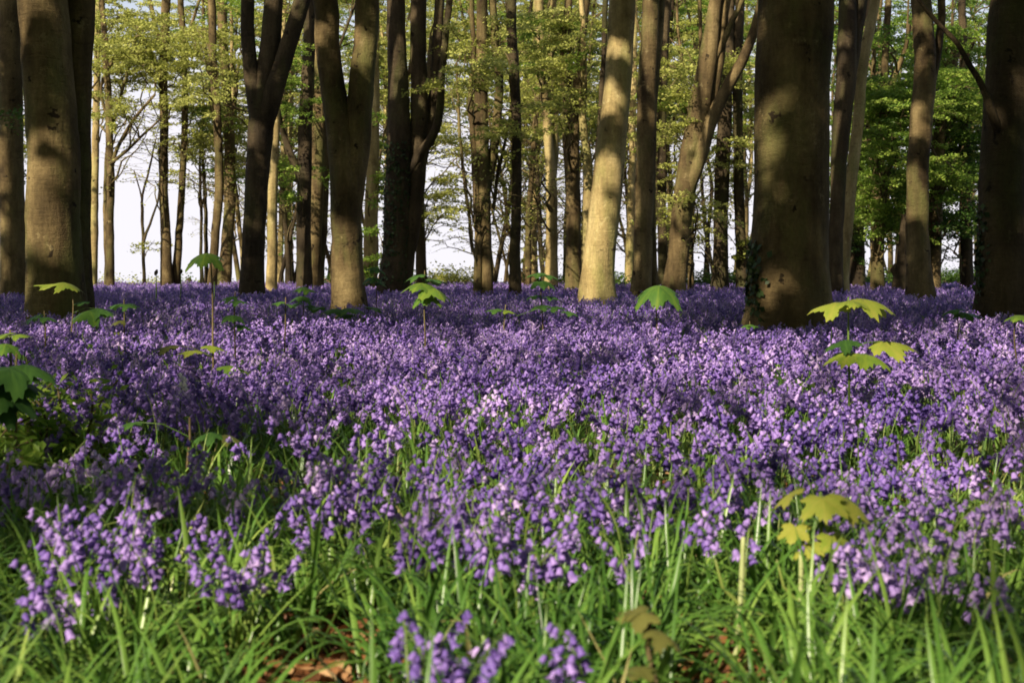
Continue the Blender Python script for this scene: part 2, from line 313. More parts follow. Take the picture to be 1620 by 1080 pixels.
# ------------------------------------------------------------------ trees
# each: key, name, label, nickname, pixel row of the base (None: depth given), depth, bark, stems [(depth offset, [(x, y, width), ...])], sprays, ivy
TREES = [
 ('T1', 'beech_tree', 'sunlit beech at the very edge, half hidden behind the big twin-stemmed beech', 'the edge beech', 467, None, 'b',
  [(0, [(21, 467, 42), (19, 330, 38), (17, 200, 36), (14, 0, 34)]), (.6, [(8, 300, 16), (5, 120, 15), (2, 0, 14)])], [('k', 5, 250, 10, 80, 2)], []),
 ('T2', 'beech_tree', 'big twin-stemmed beech with a dark second stem, behind the pale seedling leaves', 'the big twin-stemmed beech', 500, None, 'b',
  [(0, [(92, 500, 98), (88, 400, 88), (84, 250, 82), (72, 100, 78), (66, 0, 76)]), (.32, [(113, 470, 60), (119, 330, 48), (121, 200, 46), (125, 80, 46), (127, 0, 46)])], [], []),
 ('T3', 'beech_tree', 'thin pale straight tree close beside the dark stem of the twin beech', 'the thin pale tree', None, 41, 'p',
  [(0, [(146, 448, 13), (149, 300, 12), (152, 150, 11), (155, 0, 10)])], [('o', 175, 90, 35, 90, 7), ('o', 170, 30, 40, 40, 5)], []),
 ('T4', 'ash_tree', 'slim tree whose top spreads into long arching bare boughs', 'the arching tree', None, 39, 'b',
  [(0, [(174, 448, 15), (174, 330, 13), (173, 200, 12), (168, 100, 10), (160, 0, 8)]), (.2, [(168, 440, 7), (165, 330, 6), (170, 230, 6), (195, 140, 5), (215, 60, 4)]),
   (-.2, [(172, 280, 7), (186, 235, 6), (215, 185, 5), (245, 150, 4)]), (-.3, [(173, 260, 6), (200, 238, 5), (230, 210, 4), (252, 190, 3)]), (.3, [(172, 200, 6), (160, 140, 5), (185, 90, 5), (215, 95, 4)])],
  [('o', 205, 120, 50, 70, 12), ('o', 215, 45, 50, 45, 10), ('n', 215, 210, 55, 70, 12)], []),
 ('T5', 'young_tree', 'bare forked sapling tree, thin as a pole against the white sky', 'the bare forked sapling', None, 42, 'd',
  [(0, [(227, 448, 6), (226, 400, 5.5), (224, 350, 5), (225, 308, 4), (234, 280, 3.5), (241, 250, 3), (246, 225, 2)]), (0, [(227, 385, 5), (238, 355, 4), (249, 320, 3), (252, 285, 2)]), (0, [(225, 330, 3), (221, 300, 2.5), (212, 270, 2)])],
  [('o', 240, 380, 25, 8, 1)], []),
 ('T6', 'beech_tree', 'twin-trunked slender beech, two stems joined at the foot before the white sky', 'the twin slender beech', 451, None, 'b',
  [(0, [(264, 451, 20), (261, 380, 17), (259, 300, 15), (259, 200, 14), (257, 120, 14), (262, 0, 14)]), (.25, [(276, 448, 15), (281, 380, 12), (286, 280, 11), (289, 150, 11), (284, 0, 10)]),
   (-.3, [(256, 125, 8), (240, 85, 7), (215, 45, 6), (190, 28, 5), (165, 40, 4)]), (0, [(257, 90, 9), (248, 55, 8), (236, 0, 7)]), (0, [(289, 75, 6), (300, 40, 5), (312, 0, 5)])],
  [('o', 250, 60, 60, 60, 12), ('o', 300, 140, 30, 60, 6), ('n', 250, 230, 60, 80, 9)], []),
 ('T8', 'young_tree', 'pair of spindly crooked stems behind the tall lone seedling leaf', 'the spindly pair', None, 43, 'd',
  [(0, [(320, 446, 6), (318, 380, 5), (318, 320, 5), (316, 240, 4), (318, 200, 3)]), (.3, [(326, 446, 7), (325, 350, 6), (320, 270, 5), (319, 210, 4), (322, 150, 3)])],
  [('o', 315, 240, 30, 40, 7), ('o', 320, 160, 30, 50, 6)], []),
 ('T9', 'beech_tree', 'gently bowed tree with a pale upper stem beside the tall seedling leaf', 'the bowed tree', None, 37, 'b',
  [(0, [(334, 447, 15), (337, 390, 14), (344, 300, 14), (343, 200, 13), (336, 100, 13), (332, 0, 13)])], [('o', 325, 70, 30, 70, 7)], []),
 ('T10', 'beech_tree', 'mottled half-lit tree leaning to the dark forked tree at its side', 'the mottled leaning tree', 450, None, 'b',
  [(0, [(354, 450, 23), (359, 390, 19), (363, 300, 18), (361, 200, 17), (354, 110, 16), (351, 0, 15)]), (0, [(360, 215, 8), (372, 160, 6), (378, 100, 5)])],
  [('g', 355, 183, 24, 18, 5), ('o', 365, 90, 25, 80, 7), ('g', 365, 265, 15, 20, 2)], []),
 ('T11', 'young_tree', 'thin pale stem slanting toward the foot of the dark forked tree', 'the slanting pale stem', None, 44, 'p',
  [(0, [(386, 440, 9), (381, 380, 8), (374, 320, 8), (369, 260, 7), (366, 150, 6), (366, 0, 5)])], [('o', 372, 200, 20, 60, 4)], []),
 ('T12', 'beech_tree', 'dark thick tree forking into three stems, its bark touched by two sun flecks', 'the dark three-forked tree', 465, None, 'd2',
  [(0, [(399, 465, 40), (401, 400, 37), (408, 300, 38), (414, 200, 42), (424, 130, 40), (430, 60, 32), (433, 0, 29)]), (-.1, [(411, 215, 34), (398, 120, 26), (393, 60, 23), (391, 0, 22)]),
   (-.1, [(425, 170, 34), (441, 115, 30), (460, 55, 28), (477, 0, 27)])], [], []),
 ('T13', 'beech_tree', 'sunlit pale trunk just behind the dark forked tree', 'the pale trunk behind', 456, None, 'p',
  [(0, [(429, 456, 18), (430, 360, 16), (433, 260, 15), (436, 100, 14), (437, 0, 13)])], [('g', 450, 90, 20, 60, 3)], []),
 ('T14', 'young_tree', 'two thin pale stems close together between darker trunks', 'the thin pale pair', None, 42, 'p',
  [(0, [(443, 449, 11), (444, 350, 9), (447, 200, 8), (450, 0, 7)]), (.4, [(457, 450, 12), (455, 380, 10), (457, 300, 9), (462, 100, 8)])], [('g', 455, 230, 25, 60, 4), ('g', 465, 330, 12, 30, 2)], []),
 ('T15', 'oak_tree', 'dark straight tree with a dark side limb bending away low down', 'the dark side-limbed tree', None, 36, 'd',
  [(0, [(482, 446, 24), (481, 350, 22), (483, 250, 22), (485, 120, 21), (489, 0, 20)]), (0, [(477, 285, 15), (462, 250, 12), (448, 210, 9), (441, 170, 7), (436, 100, 6)])],
  [('g', 470, 150, 30, 70, 8), ('g', 465, 275, 22, 12, 3)], []),
 ('T16', 'beech_tree', 'curving slim trunk hugging the big V-forked beech, sunlit near its foot', 'the curving trunk', 453, None, 'b',
  [(0, [(489, 453, 33), (493, 390, 29), (499, 310, 26), (503, 190, 20), (500, 80, 18), (496, 0, 17)]), (.4, [(505, 440, 14), (512, 340, 14), (516, 240, 12), (512, 130, 11), (508, 0, 10)])], [], []),
 ('T17', 'beech_tree', 'smooth beech forking into a wide V, its lowest trunk glowing in sunlight', 'the V-forked beech', 487, None, 'b',
  [(0, [(552, 487, 56), (549, 430, 52), (547, 350, 50), (547, 280, 54), (538, 215, 48), (525, 140, 40), (518, 70, 39), (514, 0, 39)]),
   (.02, [(550, 330, 46), (556, 265, 46), (566, 190, 42), (572, 110, 38), (576, 50, 37), (577, 0, 38)])], [], []),
 ('T18', 'beech_tree', 'pale leafy trunk between the V-forked beech and the ivy-clad tree', 'the pale leafy trunk', None, 38, 'p',
  [(0, [(585, 445, 24), (587, 350, 22), (590, 250, 19), (592, 120, 17), (594, 0, 16)])], [('g', 590, 270, 30, 100, 9), ('g', 585, 395, 18, 30, 3), ('o', 600, 100, 25, 80, 6)], []),
 ('T19', 'beech_tree', 'ivy-clad tree splitting into several dark stems, ivy thick on its lower side', 'the ivy-clad tree', 460, None, 'd2',
  [(0, [(622, 460, 44), (625, 400, 40), (628, 320, 40), (631, 200, 38), (628, 100, 32), (626, 0, 29)]), (.1, [(634, 430, 34), (648, 350, 32), (660, 250, 30), (663, 150, 27), (663, 0, 24)]),
   (.2, [(655, 290, 22), (676, 200, 20), (688, 120, 17), (694, 0, 16)]), (-.1, [(664, 240, 16), (688, 205, 14), (701, 100, 12), (709, 0, 11)])], [], [(0, 230, 440, 900)]),
 ('T20', 'young_tree', 'dark narrow trunk rising from behind the ivy-clad tree', 'the dark narrow trunk', None, 40, 'd',
  [(0, [(668, 440, 17), (666, 360, 15), (666, 280, 14), (676, 180, 12), (684, 60, 11)])], [('o', 690, 310, 45, 40, 7), ('o', 712, 190, 40, 90, 8), ('o', 700, 60, 40, 50, 5)], []),
 ('T21', 'beech_tree', 'sunlit trunk flanked by two dark crooked stems rising from one foot', 'the flanked sunlit trunk', 462, None, 'b',
  [(0, [(770, 462, 23), (769, 390, 21), (767, 300, 21), (763, 200, 24), (765, 100, 19), (765, 0, 17)]), (-.1, [(755, 462, 14), (754, 350, 12), (747, 240, 11), (742, 160, 9), (750, 80, 8), (747, 0, 8)]),
   (.1, [(770, 300, 15), (782, 220, 15), (787, 140, 14), (781, 70, 13), (779, 0, 12)]), (.3, [(750, 400, 6), (737, 300, 5), (727, 200, 5), (722, 100, 4)]), (.3, [(780, 330, 6), (792, 270, 5), (803, 200, 5)])],
  [('o', 740, 90, 35, 80, 7), ('o', 790, 190, 25, 80, 5), ('n', 740, 270, 40, 90, 7), ('n', 790, 300, 22, 70, 5)], []),
 ('T22', 'cherry_tree', 'straight dark mast-like trunk right of the sunlit trunk with crooked stems', 'the dark mast-like trunk', 462, None, 'd',
  [(0, [(814, 462, 20), (816, 350, 16), (817, 240, 15), (813, 120, 15), (809, 0, 15)])], [('o', 800, 60, 25, 50, 3)], []),
 ('T23', 'young_tree', 'slight mottled stem with leafy twigs near the dark mast-like trunk', 'the slight mottled stem', None, 43, 'p',
  [(0, [(842, 447, 13), (845, 350, 12), (849, 240, 11), (851, 120, 10), (849, 0, 9)])], [('o', 840, 200, 25, 120, 9), ('o', 842, 330, 16, 60, 4)], []),
 ('T24', 'beech_tree', 'two-stemmed pale green tree with a broken sunlit edge', 'the two-stemmed green tree', None, 37, 'p',
  [(0, [(872, 448, 22), (874, 370, 19), (872, 290, 18), (866, 190, 14), (858, 100, 13), (852, 0, 13)]), (.2, [(874, 300, 13), (877, 220, 11), (870, 120, 10), (872, 0, 9)])], [('n', 850, 320, 35, 80, 7), ('o', 860, 110, 45, 100, 11), ('g', 850, 60, 30, 40, 4)], []),
 ('T25', 'beech_tree', 'gnarled tree forking low into twisted stems behind the leaning golden beech', 'the gnarled low-forked tree', 456, None, 'b',
  [(0, [(908, 456, 27), (907, 380, 24), (906, 310, 24), (901, 240, 20), (893, 170, 14), (891, 80, 12), (897, 0, 12)]), (-.1, [(906, 290, 20), (912, 200, 16), (916, 120, 14), (924, 50, 12), (931, 0, 11)]),
   (.2, [(900, 260, 12), (902, 160, 9), (905, 60, 8)])], [('o', 890, 110, 40, 100, 10), ('g', 905, 50, 30, 40, 4)], []),
 ('T26', 'beech_tree', 'S-curved stem, lit along one side, just behind the leaning golden beech', 'the S-curved stem', None, 34, 'p',
  [(0, [(928, 446, 17), (929, 360, 15), (931, 265, 14), (924, 205, 12), (923, 150, 11), (926, 90, 9), (921, 0, 8)])], [('o', 930, 120, 25, 90, 5)], []),
 ('T26b', 'young_tree', 'thin black stem running up beside the leaning golden beech', 'the thin black stem', None, 33, 'd',
  [(0, [(930, 455, 11), (940, 330, 10), (950, 200, 9), (956, 90, 9), (959, 0, 9)])], [], []),
 ('T27', 'beech_tree', 'leaning golden beech, the brightest trunk, crossed by bands of shade', 'the golden leaning beech', 476, None, 'p',
  [(0, [(944, 476, 55), (949, 400, 48), (958, 320, 47), (967, 240, 45), (977, 150, 42), (983, 70, 41), (988, 0, 41)])], [], []),
 ('T28', 'silver_birch', 'blotched pale thin trunk behind and right of the golden beech', 'the blotched thin trunk', None, 43, 'p',
  [(0, [(994, 444, 15), (995, 370, 14), (997, 290, 12), (1000, 190, 11), (1003, 0, 10)])], [('o', 1000, 150, 22, 110, 6)], []),
 ('T29', 'beech_tree', 'upright beech with a thinner stem pressed along its side', 'the upright beech', 464, None, 'b',
  [(0, [(1016, 464, 33), (1018, 380, 29), (1019, 290, 30), (1021, 150, 29), (1026, 70, 27), (1029, 0, 26)]), (.3, [(1035, 455, 15), (1033, 370, 13), (1033, 250, 13), (1038, 110, 13), (1044, 0, 13)])], [], []),
 ('T30', 'cherry_tree', 'black thin trunk with a round burl, squeezed behind the leaning forked beech', 'the burled black trunk', 456, None, 'd',
  [(0, [(1048, 456, 17), (1048, 360, 15), (1047, 250, 14), (1047, 170, 14), (1050, 80, 14), (1056, 0, 14)]), (-.1, [(1052, 225, 9), (1058, 215, 13), (1061, 205, 9)])], [], []),
 ('T31', 'beech_tree', 'sunlit beech leaning over and forking high, with one long slanting limb', 'the leaning forked beech', 460, None, 'b',
  [(0, [(1068, 460, 37), (1076, 390, 34), (1084, 320, 34), (1096, 240, 35), (1108, 170, 32), (1119, 90, 28), (1127, 40, 22), (1132, 0, 19)]), (.15, [(1100, 250, 28), (1120, 180, 22), (1136, 110, 18), (1143, 60, 17), (1149, 0, 16)]),
   (-.15, [(1100, 265, 26), (1122, 195, 22), (1143, 150, 20), (1165, 110, 18), (1181, 80, 16), (1196, 40, 14), (1206, 0, 13)]), (0, [(1146, 60, 10), (1158, 35, 9), (1170, 8, 8)])], [], []),
 ('T32', 'young_tree', 'short-lit thin stem with a pale foot between the forked beech and dark trunks', 'the pale-footed stem', 458, None, 'b',
  [(0, [(1094, 458, 11), (1095, 390, 9), (1096, 330, 8), (1101, 240, 7), (1108, 120, 6), (1110, 0, 6)])], [('o', 1090, 140, 40, 130, 10), ('g', 1078, 140, 22, 16, 3), ('o', 1090, 330, 20, 40, 4), ('n', 1095, 300, 40, 90, 8)], []),
 ('T33', 'oak_tree', 'dark sturdy trunk under the long slanting limb', 'the dark sturdy trunk', 456, None, 'd',
  [(0, [(1138, 456, 26), (1138, 370, 22), (1139, 280, 23), (1141, 190, 22), (1146, 90, 18), (1150, 0, 16)])], [('o', 1160, 150, 25, 120, 7), ('k', 1155, 60, 25, 50, 3)], []),
 ('T34', 'cherry_tree', 'narrow dark trunk next to the massive beech, with a bent foot', 'the narrow dark trunk', 456, None, 'd',
  [(0, [(1174, 456, 19), (1171, 380, 17), (1168, 290, 17), (1166, 190, 17), (1167, 80, 16), (1170, 0, 15)])], [('o', 1180, 330, 14, 60, 3)], []),
 ('T35', 'beech_tree', 'massive smooth beech, the widest trunk, with ivy at one foot edge', 'the massive beech', 509, None, 'b2',
  [(0, [(1249, 509, 134), (1250, 430, 122), (1251, 330, 116), (1252, 220, 115), (1254, 100, 115), (1256, 0, 116)])], [], [(0, 395, 500, 260)]),
 ('T36', 'beech_tree', 'dark tree right behind the massive beech, broadening upward to a fork', 'the upward-broadening tree', 462, None, 'd2',
  [(0, [(1321, 462, 24), (1323, 380, 22), (1325, 290, 23), (1330, 200, 28), (1337, 110, 32), (1339, 50, 30), (1340, 0, 28)]), (.1, [(1330, 200, 22), (1346, 110, 22), (1355, 50, 22), (1364, 0, 22)])], [], []),
 ('T37', 'beech_tree', 'green-tinged leaning stem catching the sun behind the dark broadening tree', 'the green-tinged stem', 461, None, 'p',
  [(0, [(1333, 457, 20), (1340, 360, 19), (1346, 280, 19), (1356, 200, 18), (1364, 110, 17), (1378, 40, 16), (1386, 0, 15)])], [], []),
 ('T38', 'holly_tree', 'short black trunk wrapped in dark low foliage', 'the black wrapped trunk', None, 37, 'd',
  [(0, [(1356, 456, 25), (1357, 380, 24), (1358, 300, 21), (1362, 150, 16), (1368, 0, 12)])], [('k', 1360, 320, 40, 80, 9), ('k', 1400, 180, 40, 100, 6)], []),
 ('T39', 'beech_tree', 'bulging-footed pale tree with bright layered leaf sprays', 'the bright-sprayed tree', 457, None, 'b',
  [(0, [(1389, 457, 23), (1391, 370, 19), (1390, 345, 21), (1390, 270, 17), (1395, 200, 12), (1399, 100, 11), (1403, 0, 10)]), (.1, [(1388, 265, 12), (1377, 230, 10), (1374, 190, 8), (1382, 100, 7), (1384, 0, 6)]),
   (-.2, [(1392, 250, 9), (1400, 165, 8), (1418, 115, 8), (1432, 75, 7), (1438, 40, 7)])],
  [('g', 1402, 130, 40, 12, 7), ('g', 1405, 165, 45, 12, 8), ('g', 1398, 215, 40, 12, 7), ('g', 1395, 285, 45, 12, 8), ('g', 1400, 325, 38, 10, 5), ('g', 1370, 60, 40, 40, 4)], []),
 ('T40', 'tree_stump', 'broken dark snag with a knobbly top, tucked behind the spiral-shaded beech', 'the broken snag', 459, None, 'd',
  [(0, [(1424, 459, 26), (1424, 440, 22), (1427, 420, 18), (1429, 380, 14), (1431, 340, 10)]), (0, [(1418, 440, 8), (1414, 427, 10), (1417, 418, 6)])], [], []),
 ('T41', 'beech_tree', 'sinuous beech dappled in spirals of light and shade near the dark edge tree', 'the spiral-shaded beech', 469, None, 'b',
  [(0, [(1455, 469, 44), (1454, 420, 37), (1452, 340, 34), (1454, 250, 33), (1461, 150, 34), (1462, 90, 33), (1457, 0, 31)]), (.1, [(1463, 160, 18), (1478, 95, 13), (1489, 0, 12)])], [], []),
 ('T42', 'beech_tree', 'slanting half-hidden tree with bright leaf layers behind the sinuous beech', 'the slanting leafy tree', 457, None, 'b',
  [(0, [(1476, 457, 24), (1480, 350, 22), (1485, 220, 20), (1500, 150, 17), (1510, 90, 15), (1527, 50, 10)]), (.2, [(1488, 200, 14), (1515, 130, 9), (1530, 90, 7), (1545, 60, 6)])],
  [('g', 1510, 125, 45, 14, 8), ('g', 1500, 165, 50, 12, 7), ('g', 1505, 255, 45, 14, 8), ('k', 1505, 330, 45, 35, 6), ('g', 1500, 60, 45, 40, 6), ('k', 1500, 210, 40, 60, 5)], []),
 ('T43', 'holly_tree', 'dark leafy trunk between the sinuous beech and the dark edge tree', 'the dark leafy trunk', 456, None, 'd',
  [(0, [(1531, 456, 22), (1530, 390, 20), (1528, 300, 18), (1526, 150, 14), (1524, 0, 11)])], [('k', 1525, 280, 35, 80, 9), ('g', 1520, 150, 40, 90, 7)], []),
 ('T44', 'oak_tree', 'huge black trunk at the far edge with one long bough drooping inward', 'the black edge trunk', 499, None, 'd2',
  [(0, [(1583, 499, 80), (1586, 400, 74), (1589, 250, 70), (1595, 100, 68), (1600, 0, 68)]), (-.2, [(1572, 190, 16), (1556, 142, 11), (1535, 105, 9), (1514, 70, 8), (1480, 33, 7), (1448, -6, 6)])], [], [(0, 330, 470, 120)]),
]
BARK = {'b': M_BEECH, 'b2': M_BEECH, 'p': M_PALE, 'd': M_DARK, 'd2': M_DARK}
LEAN = {}
ROOT = {}; AXES = []; CROWN = {}; TWIG = {}; TXY = {}

def rough_fn(rng, flare_z, amp, lobes):
    ph = rng.uniform(0, 2 * PI, 8)
    def f(pts, th):
        z = pts[:, 2][:, None]; t = th[None, :]
        h = np.clip(z - flare_z, 0, None)
        r = 1 + amp * (0.5 * np.sin(2 * t + ph[0] + 0.5 * z) + 0.35 * np.sin(3 * t + ph[1] - 0.8 * z) + 0.25 * np.sin(z * 3.1 + ph[2] + t) + 0.16 * np.sin(5 * t + ph[5] + 2.2 * z) + 0.12 * np.sin(9 * z + ph[6] + 2 * t))
        r = r + np.exp(-h / 0.30) * (1.0 if amp != .035 else .45) * (0.12 + 0.12 * np.cos(lobes * t + ph[3]))
        return r
    return f

def build_tree(key, name, lab, nick, yb, d, bark, stems, fol, ivy):
    rng = np.random.default_rng(abs(hash(key)) % 1000 if False else sum(ord(c) * (i + 3) for i, c in enumerate(key)))
    if d is None: d = depth_of(yb)
    x0 = P(stems[0][1][0][0], stems[0][1][0][1], d)[0]
    gz = float(G(x0, d)); base = np.array([x0, d, gz])
    root = empty(name, base, lab, 'stump' if name == 'tree_stump' else 'tree')
    ROOT[key] = root; TXY[key] = (x0, d, 0.5)
    nb = NB(); axes = []
    for si, (dy, pts) in enumerate(stems):
        pp = [P(x, y, d + dy) for x, y, w in pts]; rr = [w / 2 * (d + dy) / FPX for x, y, w in pts]
        if si == 0 or pts[0][1] > 420:                       # reaches the ground
            g0 = float(G(pp[0][0], d + dy)) - 0.12
            if pp[0][2] - g0 > 0.05:
                pp.insert(0, np.array([pp[0][0] * 2 - pp[1][0] if False else pp[0][0], d + dy, g0])); rr.insert(0, rr[0] * 1.06)
        if si > 0 and pts[0][1] <= 420:                          # a fork: grow out of the parent stem's core
            m0 = axes[0][0]; k0 = int(np.argmin(np.linalg.norm(m0 - pp[0], axis=1))); k1 = max(k0 - 4, 0)
            c0 = m0[k1] if np.linalg.norm(m0[k0] - pp[0]) < axes[0][1][k0] * 2.5 else None
            if c0 is not None and c0[2] < pp[0][2] + .05:
                pp.insert(0, c0); rr.insert(0, min(rr[0] * .7, axes[0][1][k1] * .6)); rr[1] = min(rr[1], axes[0][1][k0] * .88)
        if pts[-1][1] <= 8 and key != 'T44' or (key == 'T44' and si == 0):   # carries on above the picture
            tdir = pp[-1] - pp[-2]; tdir = tdir / np.linalg.norm(tdir); tdir[1] += rng.normal(0, 0.08)
            H = rng.uniform(13, 17); q = pp[-1].copy(); r = rr[-1]
            while q[2] < H and r > 0.03:
                tdir = tdir * np.array([0.92, 0.92, 1]) + rng.normal(0, 0.05, 3) * np.array([1, 1, 0]); tdir /= np.linalg.norm(tdir)
                q = q + tdir * 1.6; r *= 0.87; pp.append(q.copy()); rr.append(r)
        seg = int(np.clip(rr[0] * 60, 7, 30)); seg = max(seg, 20) if d < 22 and rr[0] > .1 else seg
        p2, r2 = catmull(pp, rr, 0.10 if d < 22 else 0.22)
        wob = np.cumsum(rng.normal(0, 0.012 if d < 25 else 0.02, (len(p2), 2)), 0); wob -= np.linspace(0, 1, len(p2))[:, None] * wob[-1]
        p2 = p2.copy(); p2[:, :2] += wob * (0.35 if rr[0] > .1 else 0.5)
        amp = (.035 if rr[0] > .3 else 0.05) if d < 22 else 0.09
        rf = rough_fn(rng, gz + 0.2 if (si == 0 or pts[0][1] > 420) else -50, amp, int(rng.integers(3, 6)))
        tube(nb, p2, r2, seg, rf, rng.random())
        axes.append((p2, r2))
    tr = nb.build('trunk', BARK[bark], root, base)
    # crown: boughs, twigs and leaf sprays where the photograph shows foliage
    allp = np.concatenate([a[0] for a in axes]); allr = np.concatenate([a[1] for a in axes])
    AXES.append((key, allp, allr))
    CROWN[key] = {}; TWIG[key] = NB(); TWIG[key].base = base
    for cls, cx, cy, rx, ry, n in fol:
        for _ in range(int(n * (2 if cls == 'g' and cx > 1300 else 1.3))):
            a = rng.uniform(0, 2 * PI); q = math.sqrt(rng.random())
            tgt = P(cx + rx * q * math.cos(a), cy + ry * q * math.sin(a), d + rng.normal(0, 1.4))
            bough(key, tgt, allp, allr, 'o' if cls == 'n' else cls, rng, d, .06 if cls == 'n' else 1.0)
    for si, ya, yb2, n in ivy:
        p2, r2 = axes[si]; nbv = NB()
        _, py, _ = to_px(p2)
        ok = np.where((py > ya) & (py < yb2 + 8))[0]
        k = rng.choice(ok, n); th = rng.normal(PI + .12, .3, n) if key != 'T19' else rng.uniform(PI * .6, PI * 2.1, n)
        out = np.column_stack([np.cos(th), np.sin(th) * 1.0, rng.normal(0, .15, n)])
        if key == 'T44': out[:, 0] = -np.abs(out[:, 0])
        pos = p2[k] + out * (r2[k] * rng.uniform(1.0, 1.12, n))[:, None] + rng.normal(0, .05, (n, 3)) * np.array([0, 0, 1])
        Rm = frames(out + rng.normal(0, .4, (n, 3)), rng.uniform(0, 6.3, n))
        inst(nbv, LEAFV * np.array([1.3, .9, 1.5]), LEAFQ, None, Rm, rng.uniform(.05, .09, n), pos, rng.random(n))
        nbv.build('ivy', M_IVY, root, base)

def crown_nb(key, cls):
    c = CROWN[key]
    if cls not in c: c[cls] = NB()
    return c[cls]

def bough(key, tgt, allp, allr, cls, rng, d, nl=1.0):
    """a bough from the nearest fitting stem point to tgt, with side twigs and layered leaf sprays"""
    rise = rng.uniform(0.3, 1.6)
    dist = np.hypot(allp[:, 0] - tgt[0], allp[:, 1] - tgt[1]) * 0.7 + np.abs(allp[:, 2] - (tgt[2] - rise))
    i = int(np.argmin(dist)); s = allp[i]
    L = np.linalg.norm(tgt - s)
    if L < 0.35: tgt = tgt + rng.normal(0, 0.8, 3) * np.array([1, 1, 0.3]); L = np.linalg.norm(tgt - s)
    up = 0.18 * L
    t = np.linspace(0, 1, 9)[:, None]
    ctrl = (s + tgt) / 2 + np.array([0, 0, up]) + rng.normal(0, .08 * L, 3)
    pts = (1 - t) ** 2 * s + 2 * t * (1 - t) * ctrl + t * t * tgt
    pts[1:-1] += rng.normal(0, 0.025 * L, (7, 3))
    r0 = min(allr[i] * 0.6, 0.010 + 0.009 * L)
    tube(TWIG[key], pts, np.linspace(r0, 0.006, 9), 5, None, rng.random())
    nb = crown_nb(key, cls)
    D = tgt - s; D[2] *= 0.3; D /= np.linalg.norm(D) + 1e-6
    ns = int(np.clip(3 + L * 2.0, 4, 9))
    for j in range(ns):
        tt = rng.uniform(0.35, 1.0); k = tt * 8; a = int(min(k, 7)); o = pts[a] * (1 - (k - a)) + pts[a + 1] * (k - a)
        ang = rng.uniform(-1.3, 1.3); c, sn = math.cos(ang), math.sin(ang)
        dr = np.array([D[0] * c - D[1] * sn, D[0] * sn + D[1] * c, rng.normal(0.05, .18)])
        l = rng.uniform(0.45, 1.15)
        e = o + dr * l; e[2] -= 0.10 * l; m = (o + e) / 2; m[2] += 0.06 * l
        tp = np.array([o, m, e]); tube(TWIG[key], tp, [0.008, 0.006, 0.003], 3, None, rng.random(), False)
        n = int(rng.uniform(76, 124) * l * nl)
        u = rng.uniform(0.15, 1.1, n)[:, None]
        lp = o + (e - o) * u + np.array([0, 0, .06 * l]) * (1 - (2 * u - 1) ** 2)
        side = np.array([-dr[1], dr[0], 0]); lp = lp + side * (rng.normal(0, .16, n) * (1.1 - .5 * u[:, 0]))[:, None] + rng.normal(0, .028, (n, 3))
        leaves(nb, lp, 0.072 if d < 30 else .074, 0.95, np.clip(rng.normal(.5, .25) + rng.normal(0, .2, n), 0, 1))

for t in TREES: build_tree(*t)

